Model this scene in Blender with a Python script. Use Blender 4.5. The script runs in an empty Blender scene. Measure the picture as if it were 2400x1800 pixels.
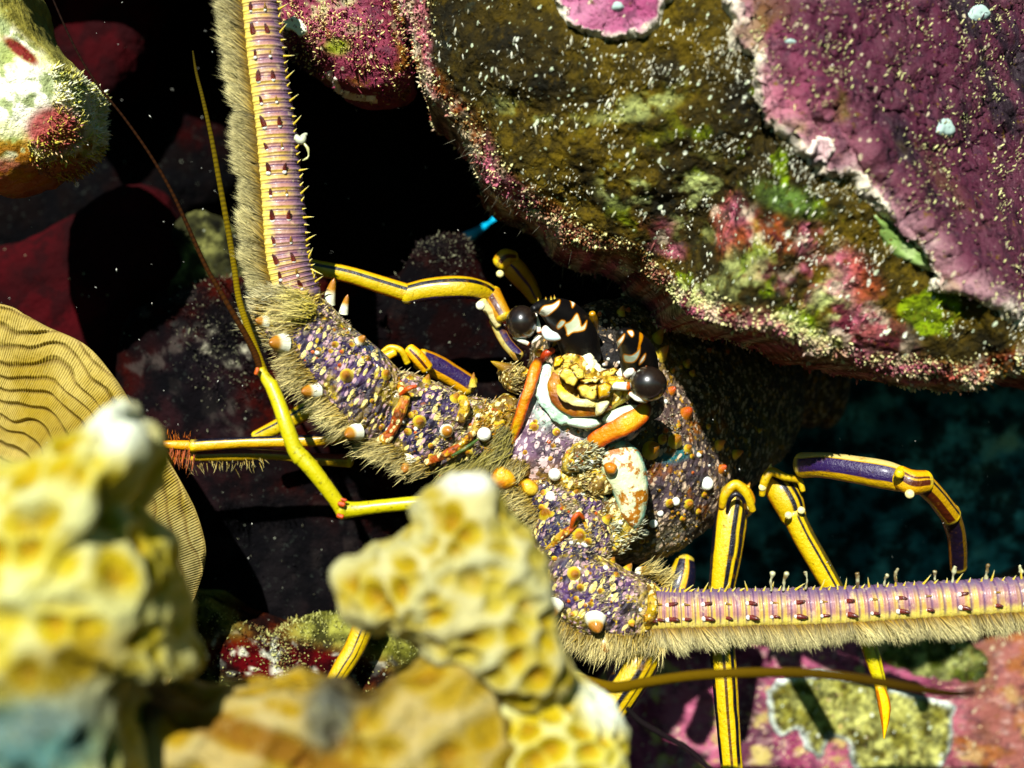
# Spiny lobster in a reef den, seen by a diver's strobe.
# Everything is laid out in "u" (1 u = 2 cm) and written to the scene in metres.
import bpy, math, random
import numpy as np
from mathutils import Vector, Matrix
from mathutils.bvhtree import BVHTree
random.seed(7); rng = np.random.default_rng(7)
S = 0.02                      # metres per u
CD = 30.0                     # camera distance from the lobster's face, in u
sc = bpy.context.scene
col = sc.collection
PI = math.pi

# ---------------------------------------------------------------- camera, sky, sun, exposure
cam = bpy.data.cameras.new('camera'); camo = bpy.data.objects.new('camera', cam); col.objects.link(camo)
camo.location = (0, -CD * S, 0); camo.rotation_euler = (PI / 2, 0, 0)
cam.sensor_width = 36; cam.lens = 36 * CD / 24.0
cam.clip_start = 0.01; cam.clip_end = 50
cam.dof.use_dof = True; cam.dof.focus_distance = (CD - 1.5) * S; cam.dof.aperture_fstop = 5.4
sc.camera = camo

LIGHT = Vector((0.22, 1.0, -0.66)).normalized()     # the way the light travels
w = bpy.data.worlds.new('World'); sc.world = w; w.use_nodes = True
wn = w.node_tree; wn.nodes.clear()
sky = wn.nodes.new('ShaderNodeTexSky'); sky.sky_type = 'NISHITA'; sky.sun_disc = False
sky.sun_elevation = math.asin(-LIGHT.z)
sky.sun_rotation = math.atan2(-LIGHT.x, -LIGHT.y)
tint = wn.nodes.new('ShaderNodeMix'); tint.data_type = 'RGBA'; tint.blend_type = 'MULTIPLY'; tint.inputs[0].default_value = 1
tint.inputs[7].default_value = (0.35, 0.95, 1.0, 1)   # sky light filtered by sea water
bgn = wn.nodes.new('ShaderNodeBackground'); bgn.inputs[1].default_value = 0.021
wo = wn.nodes.new('ShaderNodeOutputWorld')
wn.links.new(sky.outputs[0], tint.inputs[6]); wn.links.new(tint.outputs[2], bgn.inputs[0]); wn.links.new(bgn.outputs[0], wo.inputs[0])
sun = bpy.data.lights.new('sun', 'SUN'); sun.energy = 5.0; sun.angle = math.radians(0.6); sun.color = (1, 0.985, 0.93)
suno = bpy.data.objects.new('sun', sun); col.objects.link(suno)
suno.rotation_euler = LIGHT.to_track_quat('-Z', 'Y').to_euler(); suno.location = (-0.2, -0.8, 0.6)
vs = sc.view_settings; vs.view_transform = 'Standard'; vs.look = 'None'; vs.exposure = 0.82; vs.gamma = 1; vs.use_curve_mapping = False
sc.render.film_transparent = False
sc.cycles.max_bounces = 4

# ---------------------------------------------------------------- numpy helpers
def P(px, py, Y=0.0):
    k = (CD + Y) / CD
    return np.array([(px - 1200) / 100.0 * k, Y, (900 - py) / 100.0 * k])
def topx(p):
    k = CD / (CD + p[:, 1])
    return 1200 + p[:, 0] * 100 * k, 900 - p[:, 2] * 100 * k
def _h(ix, iy, iz, seed):
    n = (ix * 374761393 + iy * 668265263 + iz * 2147483647 + seed * 1274126177) & 0xffffffff
    n = ((n ^ (n >> 13)) * 1274126177) & 0xffffffff
    n = ((n ^ (n >> 16)) * 2246822519) & 0xffffffff
    return ((n ^ (n >> 15)) & 0xffffff) / float(0xffffff)
def vnoise(p, seed=0):
    p = p + 1000.0
    i = np.floor(p).astype(np.int64); f = p - i; f = f * f * (3 - 2 * f)
    r = 0
    for dx in (0, 1):
        wx = f[:, 0] if dx else 1 - f[:, 0]
        for dy in (0, 1):
            wy = f[:, 1] if dy else 1 - f[:, 1]
            for dz in (0, 1):
                wz = f[:, 2] if dz else 1 - f[:, 2]
                r = r + wx * wy * wz * _h(i[:, 0] + dx, i[:, 1] + dy, i[:, 2] + dz, seed)
    return r * 2 - 1
def fbm(p, s=1.0, o=4, seed=0, g=0.5):
    r = 0; a = 1.0; t = 0
    for k in range(o):
        r = r + a * vnoise(p * s * (2.03 ** k), seed + k * 17); t += a; a *= g
    return r / t
def worley(p, s=1.0, seed=0):
    p = p * s + 1000.0
    i = np.floor(p).astype(np.int64); f = p - i
    F1 = np.full(len(p), 9.0); F2 = F1.copy(); ID = np.zeros(len(p))
    for dx in (-1, 0, 1):
        for dy in (-1, 0, 1):
            for dz in (-1, 0, 1):
                a, b, c = i[:, 0] + dx, i[:, 1] + dy, i[:, 2] + dz
                q = (dx + _h(a, b, c, seed) - f[:, 0]) ** 2 + (dy + _h(a, b, c, seed + 5) - f[:, 1]) ** 2 + (dz + _h(a, b, c, seed + 9) - f[:, 2]) ** 2
                m = q < F1
                F2 = np.where(m, F1, np.minimum(F2, q)); ID = np.where(m, _h(a, b, c, seed + 21), ID); F1 = np.where(m, q, F1)
    return np.sqrt(F1), np.sqrt(F2), ID
def sm(x, a, b):
    t = np.clip((x - a) / (b - a + 1e-9), 0, 1); return t * t * (3 - 2 * t)
def C(*c): return np.array(c, float)
def mx(a, b, f):
    f = np.asarray(f)[:, None]; return a * (1 - f) + b * f
def ell(px, py, cx, cy, rx, ry, ang=0, soft=0.25):
    a = math.radians(ang); dx, dy = px - cx, py - cy
    u_ = (dx * math.cos(a) + dy * math.sin(a)) / rx; v_ = (-dx * math.sin(a) + dy * math.cos(a)) / ry
    return 1 - sm(np.sqrt(u_ * u_ + v_ * v_), 1 - soft, 1 + soft)
def sdf(px, py, poly):
    poly = np.array(poly, float); n = len(poly)
    d = np.full(len(px), 1e9); ins = np.zeros(len(px), bool)
    for k in range(n):
        x0, y0 = poly[k]; x1, y1 = poly[(k + 1) % n]
        ex, ey = x1 - x0, y1 - y0
        t = np.clip(((px - x0) * ex + (py - y0) * ey) / (ex * ex + ey * ey + 1e-9), 0, 1)
        d = np.minimum(d, (px - x0 - t * ex) ** 2 + (py - y0 - t * ey) ** 2)
        c = ((y0 > py) != (y1 > py)) & (px < (x1 - x0) * (py - y0) / (y1 - y0 + 1e-12) + x0)
        ins ^= c
    d = np.sqrt(d); return np.where(ins, d, -d)
def catmull(pts, n, closed=False):
    pts = np.array(pts, float); m = len(pts)
    if closed: Q = np.vstack([pts[-1], pts, pts[0], pts[1]]); segs = m
    else: Q = np.vstack([2 * pts[0] - pts[1], pts, 2 * pts[-1] - pts[-2]]); segs = m - 1
    t = np.linspace(0, segs, n, endpoint=not closed); k = np.minimum(t.astype(int), segs - 1); f = (t - k)[:, None]
    a, b, c, d = Q[k], Q[k + 1], Q[k + 2], Q[k + 3]
    return 0.5 * (2 * b + (c - a) * f + (2 * a - 5 * b + 4 * c - d) * f * f + (3 * b - a - 3 * c + d) * f ** 3)

# ---------------------------------------------------------------- object helpers
def setp(o, label=None, cat=None, group=None, kind=None):
    if label: o['label'] = label
    if cat: o['category'] = cat
    if group: o['group'] = group
    if kind: o['kind'] = kind
    return o
def empty(name, loc, label=None, cat=None, group=None, kind=None):
    o = bpy.data.objects.new(name, None); col.objects.link(o); o.location = tuple(np.array(loc) * S); o.empty_display_size = 0.01
    return setp(o, label, cat, group, kind)
class G: pass
def build(V, F, disp=None, colf=None, ext=None, ref=None):
    """mesh from u-space verts and quads/tris; displaced along its normals, coloured per vertex. Returns (mesh, verts, normals)"""
    V = np.asarray(V, float); me = bpy.data.meshes.new('m')
    if isinstance(F, tuple): quads, tris = F
    else:
        F = np.asarray(F)
        if ref is not None:      # turn all faces outward from the reference points
            fc = V[F].mean(1); rf = ref[F].mean(1) if len(ref) == len(V) else ref
            nn = np.cross(V[F[:, 2]] - V[F[:, 0]], V[F[:, 3]] - V[F[:, 1]])
            if (nn * (fc - rf)).sum() < 0: F = F[:, ::-1]
        quads, tris = (F, None) if F.shape[1] == 4 else (None, F)
    loops, starts, tot = [], [], 0
    for A in (quads, tris):
        if A is None or len(A) == 0: continue
        A = np.asarray(A); loops.append(A.ravel()); starts.append(np.arange(len(A)) * A.shape[1] + tot); tot += A.size
    loops = np.concatenate(loops).astype(np.int32); starts = np.concatenate(starts).astype(np.int32)
    me.vertices.add(len(V)); me.vertices.foreach_set('co', (V * S).ravel())
    me.loops.add(len(loops)); me.loops.foreach_set('vertex_index', loops)
    me.polygons.add(len(starts)); me.polygons.foreach_set('loop_start', starts)
    me.update(calc_edges=True); me.validate()
    def nrm():
        n = np.empty(len(V) * 3, np.float32); me.vertex_normals.foreach_get('vector', n); return n.reshape(-1, 3).astype(float)
    N = nrm()
    if disp is not None:
        V = V + N * disp(V, N, ext)[:, None]
        me.vertices.foreach_set('co', (V * S).ravel()); me.update(); N = nrm()
    if colf is not None:
        c = colf(V, N, ext)
        if c.ndim == 1: c = np.tile(c, (len(V), 1))
        at = me.color_attributes.new('Col', 'FLOAT_COLOR', 'POINT')
        at.data.foreach_set('color', np.hstack([np.clip(c, 0, 1), np.ones((len(V), 1))]).astype(np.float32).ravel())
    me.polygons.foreach_set('use_smooth', np.ones(len(me.polygons), bool))
    return me, V, N
def link(name, me, mat, parent=None, label=None, cat=None, group=None, kind=None):
    me.name = name
    o = bpy.data.objects.new(name, me); col.objects.link(o)
    if not me.materials: me.materials.append(mat)
    if parent is not None:
        o.parent = parent; o.matrix_parent_inverse = Matrix.Translation(-parent_loc(parent))
    return setp(o, label, cat, group, kind)
def parent_loc(p):
    return p.location.copy() if p.type == 'EMPTY' else Vector((0, 0, 0))
def grid_faces(nu, nv, wrap_v=True):
    i = np.arange(nu - 1)[:, None]; j = np.arange(nv if wrap_v else nv - 1)[None, :]; j2 = (j + 1) % nv
    return np.stack([i * nv + j, i * nv + j2, (i + 1) * nv + j2, (i + 1) * nv + j], -1).reshape(-1, 4)

def blob(name, out, c, tf, tb, mat, parent=None, nA=200, nR=60, e=0.75, disp=None, colf=None, smooth=True, uni=False, props=None, tips=0.0):
    """closed solid whose outline is a star-shaped loop of (px,py[,Y]) round c=(px,py,Y); tf/tb = bulge to the front/back"""
    cx, cy, Yc = c
    o = np.array([(q[0], q[1], q[2] if len(q) > 2 else Yc) for q in out], float)
    if smooth: o = catmull(o, nA * 3, True)
    else: o = np.vstack([o[i] * (1 - t) + o[(i + 1) % len(o)] * t for i in range(len(o)) for t in np.linspace(0, 1, 12, endpoint=False)])
    W = np.array([P(*q) for q in o]); c0 = P(cx, cy, Yc)
    dx, dz = W[:, 0] - c0[0], W[:, 2] - c0[2]
    a = np.arctan2(dz, dx); r = np.hypot(dx, dz); k = np.argsort(a); a, r, yy = a[k], r[k], W[k, 1]
    th = np.linspace(-PI, PI, nA, endpoint=False)
    R = np.interp(th, a, r, period=2 * PI); Y = np.interp(th, a, yy, period=2 * PI)
    if uni:
        nf = int(nR * 0.7); s1 = np.linspace(0, 1, nf) ** 0.8
        sp = np.concatenate([s1, np.linspace(1, 0, nR - nf + 1)[1:]])
        sg = np.concatenate([np.ones(nf), -np.ones(nR - nf)])
        dp = sg * (1 - sp ** (1 / e * 2)) ** 0.5 if False else sg * np.power(np.maximum(1 - sp ** (2 / e), 0), e / 2)
    else:
        ph = np.linspace(0, PI, nR); sp = np.sin(ph) ** e; dp = np.sign(np.cos(ph)) * np.abs(np.cos(ph)) ** e
    sp[0] = 1e-4; sp[-1] = 1e-4
    SP, TH = np.meshgrid(sp, th, indexing='ij'); DP = np.repeat(dp[:, None], nA, 1); RR = R[None, :] * SP
    X = c0[0] + RR * np.cos(TH); Z = c0[2] + RR * np.sin(TH)
    YY = Yc * (1 - SP) + Y[None, :] * SP - np.where(DP > 0, tf, tb) * DP
    V = np.stack([X, YY, Z], -1).reshape(-1, 3)
    g = G(); g.s = SP.ravel(); g.th = TH.ravel(); g.d = DP.ravel(); g.R = np.repeat(R[None, :], nR, 0).ravel()
    me, V, N = build(V, grid_faces(nR, nA), disp, colf, g, ref=V.mean(0))
    ob = link(name, me, mat, parent, **(props or {}))
    return ob, V, N, g

def tube(pts, nl=40, na=16, k=0.9, disp=None, colf=None, caps=True, round_caps=True):
    """swept tube through (px,py,Y,r_px). Angle pi/2 faces the camera. ext: t (0..1), ca = across -1..1, sa"""
    p = np.array([(q[0], q[1], q[2], q[3]) for q in pts], float); q = catmull(p, nl)
    W = np.array([P(*x[:3]) for x in q]); r = np.maximum(q[:, 3], 0.3) / 100 * (CD + q[:, 1] * 0 + q[:, 2]) / CD
    T = np.gradient(W, axis=0); T /= np.linalg.norm(T, axis=1)[:, None] + 1e-9
    N2 = np.array([0, -1.0, 0]) - T * (-T[:, 1])[:, None]; ln = np.linalg.norm(N2, axis=1)[:, None]
    N2 = np.where(ln > 0.2, N2 / (ln + 1e-9), np.array([0, 0, 1.0])); N1 = np.cross(T, N2)
    if caps and round_caps:
        # end rings shrink to round the ends
        m = 4
        a0 = [W[0] - T[0] * r[0] * 0.6 * math.sin(x) for x in np.linspace(PI / 2, 0, m, endpoint=False)]
        r0 = [r[0] * max(math.cos(x), 0.02) for x in np.linspace(PI / 2, 0, m, endpoint=False)]
        a1 = [W[-1] + T[-1] * r[-1] * 0.6 * math.sin(x) for x in np.linspace(0, PI / 2, m + 1)[1:]]
        r1 = [r[-1] * max(math.cos(x), 0.02) for x in np.linspace(0, PI / 2, m + 1)[1:]]
        W = np.vstack([a0, W, a1]); N1 = np.vstack([N1[:1]] * m + [N1] + [N1[-1:]] * m); N2 = np.vstack([N2[:1]] * m + [N2] + [N2[-1:]] * m)
        r = np.concatenate([r0, r, r1]); tt = np.concatenate([np.zeros(m), np.linspace(0, 1, nl), np.ones(m)])
    else:
        tt = np.linspace(0, 1, nl)
    n = len(W); th = np.linspace(0, 2 * PI, na, endpoint=False)
    V = W[:, None, :] + r[:, None, None] * (np.cos(th)[None, :, None] * N1[:, None, :] + k * np.sin(th)[None, :, None] * N2[:, None, :])
    V = V.reshape(-1, 3); g = G(); g.t = np.repeat(tt, na); g.ca = np.tile(np.cos(th), n); g.sa = np.tile(np.sin(th), n); g.r = np.repeat(r, na)
    F = grid_faces(n, na)
    me, V, N = build(V, F, disp, colf, g, ref=np.repeat(W, na, 0))
    return me, V, N, g
def tb(name, pts, mat, parent=None, props=None, **kw):
    me, V, N, g = tube(pts, **kw); return link(name, me, mat, parent, **(props or {})), V, N, g

def bvh_of(parts):
    vs_, fs_ = [], []; n = 0
    for o in parts:
        me = o.data; v = np.empty(len(me.vertices) * 3, np.float32); me.vertices.foreach_get('co', v); v = v.reshape(-1, 3) / S
        lp = np.empty(len(me.loops), np.int32); me.loops.foreach_get('vertex_index', lp)
        st = np.empty(len(me.polygons), np.int32); me.polygons.foreach_get('loop_start', st)
        ct = np.empty(len(me.polygons), np.int32); me.polygons.foreach_get('loop_total', ct)
        vs_.append(v); fs_ += [tuple(lp[s:s + c] + n) for s, c in zip(st.tolist(), ct.tolist())]; n += len(v)
    return BVHTree.FromPolygons(np.vstack(vs_).tolist(), fs_)
def cast(bvh, px, py, far=60):
    o = Vector((0, -CD, 0)); d = (Vector(P(px, py, 0)) - o).normalized()
    return bvh.ray_cast(o, d, far + CD)
def patch(name, poly, bvh, mat, parent, step=4, T=0.06, edge=10, rim=0.0, colf=None, wob=(6, 0.6), seed=0, props=None, disp=None):
    """thin crust lying on whatever surface the loop falls on, with a rolled edge"""
    pl = np.array(poly, float); x0, y0 = pl.min(0) - 2 * step; x1, y1 = pl.max(0) + 2 * step
    gx, gy = np.arange(x0, x1, step), np.arange(y0, y1, step); X, Y = np.meshgrid(gx, gy, indexing='ij'); X, Y = X.ravel(), Y.ravel()
    n3 = np.stack([X / 100, Y / 100, 0 * X], -1)
    d = sdf(X, Y, poly) + wob[0] * fbm(n3, 100 / 14 * wob[1], 3, seed)
    idx = -np.ones(len(X), int); V, D, N = [], [], []
    for i in np.nonzero(d > -step * 1.2)[0]:
        h, nn, _, _ = cast(bvh, X[i], Y[i])
        if h is None: continue
        if nn.y > 0: nn = -nn
        idx[i] = len(V); V.append(h); D.append(d[i]); N.append(nn)
    if not V: return None
    V = np.array(V); D = np.array(D); N = np.array(N)
    g = G(); g.d = D
    h = T * sm(D, -1, edge) + rim * np.exp(-((D - edge) / (edge * 0.6)) ** 2) - 0.05 * (D < 0)
    if disp is not None: h = h + disp(V, D) * sm(D, 0, edge * 1.5)
    V = V + N * h[:, None]
    I = idx.reshape(len(gx), len(gy))
    a, b, c, e = I[:-1, :-1], I[1:, :-1], I[1:, 1:], I[:-1, 1:]
    ok = (a >= 0) & (b >= 0) & (c >= 0) & (e >= 0)
    F = np.stack([a[ok], b[ok], c[ok], e[ok]], -1)
    L = np.abs(V[F][:, 0] - V[F][:, 2]).max(1); F = F[L < step / 100 * 12]
    if len(F) == 0: return None
    me, V, N = build(V, F, None, colf, g)
    return link(name, me, mat, parent, **(props or {}))

def tufts(name, V, N, C_, n, mask, mat, parent, ln=(0.05, 0.14), wd=0.025, dirn=(0.3, -0.5, 0.5), bright=None, seed=1, props=None, al=None, pb=.8):
    """many little branching blades growing out of a surface, joined in one object"""
    r = np.random.default_rng(seed); p = mask / mask.sum(); k = r.choice(len(V), n, p=p)
    b = V[k]; nn = N[k]; sz = np.exp(np.clip(.45 * r.normal(size=(n, 1)), -1, .8)); L = r.uniform(*ln, n)[:, None] * sz
    d = nn + 0.55 * r.normal(size=(n, 3)) + np.array(dirn) * 0.6; d = d if al is None else nn * .35 + .30 * r.normal(size=(n, 3)) + np.array(al)
    d /= np.linalg.norm(d, axis=1)[:, None]
    s = np.cross(d, r.normal(size=(n, 3))); s /= np.linalg.norm(s, axis=1)[:, None]; t = np.cross(d, s)
    w_ = wd * (0.35 + .6 * r.random((n, 1))) * np.sqrt(sz)
    b = b - nn * 0.02 + 0.02 * r.normal(size=(n, 3))
    v = np.stack([b + s * w_, b - s * w_ * 0.5 + t * w_ * 0.87, b - s * w_ * 0.5 - t * w_ * 0.87,
                  b + d * L * 0.6 + s * w_ * 1.1, b + d * L * 0.6 - s * w_ * 0.5 + t * w_, b + d * L * 0.6 - s * w_ * 0.5 - t * w_, b + d * L], 1)
    c = C_[k] if C_ is not None else np.tile(bright, (n, 1))
    if bright is not None:
        c = (c * .5 if C_ is None else c) * 1.0; f = (r.random((n, 1)) < pb) * r.random((n, 1)) ** .8; c = c * (1 - f) + np.minimum(np.array(bright) * 1.15, .9) * f; c = c * (.35 + .65 * r.random((n, 1)) ** .6) if C_ is None else c
    cc = np.stack([c * 0.7] * 3 + [c] * 3 + [np.minimum(c * 1.2, 1)], 1)
    base = np.arange(n)[:, None] * 7
    q = np.concatenate([base + np.array([[0, 1, 4, 3]]), base + np.array([[1, 2, 5, 4]]), base + np.array([[2, 0, 3, 5]])])
    tr = np.concatenate([base + np.array([[3, 4, 6]]), base + np.array([[4, 5, 6]]), base + np.array([[5, 3, 6]])])
    me, _, _ = build(v.reshape(-1, 3), (q, tr), None, lambda *_: cc.reshape(-1, 3))
    return link(name, me, mat, parent, kind='stuff', **(props or {}))
def vcol(o):
    a = o.data.color_attributes['Col']; c = np.empty(len(a.data) * 4, np.float32); a.data.foreach_get('color', c); return c.reshape(-1, 4)[:, :3].astype(float)

# ---------------------------------------------------------------- materials
MATS = {}
def M(name, base=None, rough=0.6, spec=0.4, ov=(), bump=(), coat=0.0, sss=0.0):
    """ov: (kind, scale, lo, hi, colour, factor[, stretch, rot_deg]); bump: (kind, scale, depth_u[, stretch, rot])"""
    m = bpy.data.materials.new(name); m.use_nodes = True; nt = m.node_tree; nd = nt.nodes; lk = nt.links
    b = nd['Principled BSDF']; b.inputs['Roughness'].default_value = rough; b.inputs['Specular IOR Level'].default_value = spec
    b.inputs['Coat Weight'].default_value = coat; b.inputs['Coat Roughness'].default_value = 0.2
    if sss:
        b.inputs['Subsurface Weight'].default_value = sss; b.inputs['Subsurface Radius'].default_value = (0.004, 0.003, 0.001); b.inputs['Subsurface Scale'].default_value = 1
    tc = nd.new('ShaderNodeTexCoord')
    def coord(st, rot):
        r_ = nd.new('ShaderNodeMapping'); r_.inputs['Rotation'].default_value = (0, math.radians(rot), 0); r_.inputs['Scale'].default_value = (1 / S,) * 3
        s_ = nd.new('ShaderNodeMapping'); s_.inputs['Scale'].default_value = st
        lk.new(tc.outputs['Object'], r_.inputs[0]); lk.new(r_.outputs[0], s_.inputs[0]); return s_.outputs[0]
    def tex(kind, scale, st=(1, 1, 1), rot=0):
        v = coord(st, rot)
        if kind == 'noise':
            t = nd.new('ShaderNodeTexNoise'); t.inputs['Scale'].default_value = scale; t.inputs['Detail'].default_value = 5; t.inputs['Roughness'].default_value = 0.6
            lk.new(v, t.inputs['Vector']); return t.outputs['Fac']
        if kind == 'edge':
            t = nd.new('ShaderNodeTexVoronoi'); t.feature = 'DISTANCE_TO_EDGE'; t.inputs['Scale'].default_value = scale; lk.new(v, t.inputs['Vector']); return t.outputs['Distance']
        if kind == 'spot':      # inverted distance: high in the middle of the cell
            nz = nd.new('ShaderNodeTexNoise'); nz.inputs['Scale'].default_value = scale * 0.9; lk.new(v, nz.inputs['Vector'])
            ad = nd.new('ShaderNodeMix'); ad.data_type = 'VECTOR'; ad.blend_type = 'MIX' if hasattr(ad, 'blend_type') else 'MIX'
            va = nd.new('ShaderNodeVectorMath'); va.operation = 'MULTIPLY_ADD'; va.inputs[1].default_value = (0.6 / scale,) * 3
            lk.new(nz.outputs['Color'], va.inputs[0]); lk.new(v, va.inputs[2]); nd.remove(ad)
            t = nd.new('ShaderNodeTexVoronoi'); t.inputs['Scale'].default_value = scale; lk.new(va.outputs[0], t.inputs['Vector'])
            o1 = nd.new('ShaderNodeMath'); o1.operation = 'SUBTRACT'; o1.inputs[0].default_value = 1; lk.new(t.outputs['Distance'], o1.inputs[1])
            # each cell gets its own size, some none
            sp = nd.new('ShaderNodeSeparateColor'); lk.new(t.outputs['Color'], sp.inputs[0])
            m2 = nd.new('ShaderNodeMath'); m2.operation = 'MULTIPLY_ADD'; m2.inputs[1].default_value = 0.35; m2.inputs[2].default_value = -0.175
            lk.new(sp.outputs[0], m2.inputs[0]); a2 = nd.new('ShaderNodeMath'); lk.new(o1.outputs[0], a2.inputs[0]); lk.new(m2.outputs[0], a2.inputs[1])
            return a2.outputs[0]
        if kind == 'ridge':
            t = nd.new('ShaderNodeTexNoise'); t.noise_type = 'RIDGED_MULTIFRACTAL'; t.inputs['Scale'].default_value = scale; t.inputs['Detail'].default_value = 3; lk.new(v, t.inputs['Vector']); return t.outputs['Fac']
        if kind == 'attr':
            t = nd.new('ShaderNodeAttribute'); t.attribute_name = scale; return t.outputs['Fac']
    if base is None:
        a = nd.new('ShaderNodeAttribute'); a.attribute_name = 'Col'; cur = a.outputs['Color']
    else:
        a = nd.new('ShaderNodeRGB'); a.outputs[0].default_value = (*base, 1); cur = a.outputs[0]
    for o in ov:
        kind, s_, lo, hi, c_, f_ = o[:6]
        t = tex(kind, s_, *(o[6:])); mr = nd.new('ShaderNodeMapRange'); mr.interpolation_type = 'SMOOTHSTEP'
        mr.inputs[1].default_value = lo; mr.inputs[2].default_value = hi; mr.inputs[4].default_value = f_; lk.new(t, mr.inputs[0])
        x = nd.new('ShaderNodeMix'); x.data_type = 'RGBA'
        if len(c_) == 4 and c_[3] == 'mul': x.blend_type = 'MULTIPLY'
        lk.new(mr.outputs[0], x.inputs[0]); lk.new(cur, x.inputs[6]); x.inputs[7].default_value = (*c_[:3], 1); cur = x.outputs[2]
    hs = nd.new('ShaderNodeHueSaturation'); hs.inputs['Saturation'].default_value = 1.22; gm = nd.new('ShaderNodeGamma'); gm.inputs[1].default_value = 1.18
    lk.new(cur, hs.inputs['Color']); lk.new(hs.outputs[0], gm.inputs[0]); lk.new(gm.outputs[0], b.inputs['Base Color'])
    prev = None
    for q in bump:
        kind, s_, dep = q[:3]; t = tex(kind, s_, *(q[3:]))
        bp = nd.new('ShaderNodeBump'); bp.inputs['Strength'].default_value = 1; bp.inputs['Distance'].default_value = dep * S; lk.new(t, bp.inputs['Height'])
        if prev is not None: lk.new(prev, bp.inputs['Normal'])
        prev = bp.outputs[0]
    if prev is not None: lk.new(prev, b.inputs['Normal'])
    MATS[name] = m; return m
# ================================================================= THE SETTING
def rockdisp(a, s, o=5, seed=0, fine=0.03):
    return lambda V, N, g: a * fbm(V, s, o, seed) + fine * fbm(V, 3.5, 3, seed + 3)
# palettes (albedo)
OLIVE = C(.046, .032, .001); OLIVE2 = C(.15, .105, .002); BLACKISH = C(.010, .010, .009); PINK = C(.36, .12, .16); PINKD = C(.16, .04, .07)
CREAM = C(.75, .72, .50); MAROON = C(.026, .0035, .005); LIME = C(.22, .30, .04); MINT = C(.55, .75, .58); TEAL = C(.03, .09, .09)
PURPD = C(.060, .016, .032)  # dark purple turf, deepened for the crust's shaded side
SPK = ('spot', 9, .80, .90, (.75, .8, .62), .9, (1, 1, .55), -35)
m_rock_dark = M('dark_rock', None, .95, .06, ov=[('noise', 1.2, .40, .60, (.002, .002, .003), .85), ('noise', 7, .60, .68, (.06, .07, .06), .3), ('spot', 4, 1.02, 1.07, (.40, .42, .34), .6)],
                bump=[('noise', 2, .15), ('noise', 9, .06)])
m_boulder = M('algae_rock', None, .85, .15, ov=[('noise', 2.2, .44, .60, (.010, .009, .003), .55), ('noise', 6, .55, .68, (.13, .085, .003), .45), ('noise', 5, .52, .60, (.008, .008, .004), .5), ('noise', 1.6, .60, .70, (.02, .045, .05), .35),
              ('spot', 6.5, .90, .97, (.62, .68, .52), .9, (1, 1, .5), -35), ('spot', 3.2, .95, 1.03, (.75, .78, .66), .95, (1, 1, .6), -35), ('noise', 14, .66, .72, (.35, .4, .3), .7)],
              bump=[('noise', 3, .14), ('noise', 10, .07), ('spot', 6.5, .05, (1, 1, .5), -35)])
m_crust = M('coralline_crust', None, .65, .3, ov=[('noise', 3, .50, .66, (.035, .015, .03), .55), ('spot', 5, .88, .95, (.60, .55, .40), .75, (1, 1, .5), -35), ('noise', 5, .62, .70, (.16, .11, .01), .7), ('noise', 16, .62, .70, (.5, .4, .36), .5)],
            bump=[('noise', 2.4, .16), ('ridge', 4, .035, (1, 1, .4), -35), ('noise', 12, .04)])
m_tuft = M('algae_tuft', None, .7, .2)
m_wall = M('den_wall', (.012, .009, .008), .95, .1, ov=[('noise', .5, .5, .65, (.03, .012, .01), .6)], bump=[('noise', .8, .5)])

# back of the den, an unseen roof added to shade it and the sea floor: sheets big enough to reach past every view
def sheet(name, fn, nu, nv, mat, amp, label=None):
    u_, v_ = np.meshgrid(np.linspace(0, 1, nu), np.linspace(0, 1, nv), indexing='ij')
    V = fn(u_.ravel(), v_.ravel())
    me, V, N = build(V, grid_faces(nu, nv, False), lambda V, N, g: amp * fbm(V, .22, 5, 41), None)
    o = link(name, me, mat, None, kind='structure'); return o
den_wall = sheet('den_wall', lambda a, b: np.stack([-46 + 92 * a, 25 + 6 * np.abs(a - .5) * 0, -24 + 46 * b], -1), 160, 90, m_wall, 2.2)
shade_roof = sheet('shade_roof', lambda a, b: np.stack([-46 + 92 * a, 3.5 + 23 * b, 12.5 + 4 * b + 3 * (a - .5) ** 2], -1), 150, 60, m_wall, 1.0)
sea_floor = sheet('sea_floor', lambda a, b: np.stack([-60 + 120 * a, -26 + 52 * b, -12.5 - 2.5 * np.cos((b - .4) * 3)], -1), 180, 110, m_rock_dark, 1.2)
sea_floor.data.color_attributes.new('Col', 'FLOAT_COLOR', 'POINT'); _a = sea_floor.data.color_attributes['Col']
_a.data.foreach_set('color', np.tile([.05, .035, .02, 1], len(_a.data)).astype(np.float32))

def rock(name, out, c, tf, tb_, mat, label, colf, amp=.25, sc_=.55, seed=0, nA=360, nR=110, e=.7, group=None, cat='rock', fine=.05, parent=None):
    o, V, N, g = blob(name, out, c, tf, tb_, mat, None, nA, nR, e, disp=lambda V, N, g: amp * fbm(V, sc_, 5, seed) + fine * fbm(V, 3, 3, seed + 9), colf=colf)
    b = P(*c); setp(o, label, cat, group); return o, V, N, g

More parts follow.
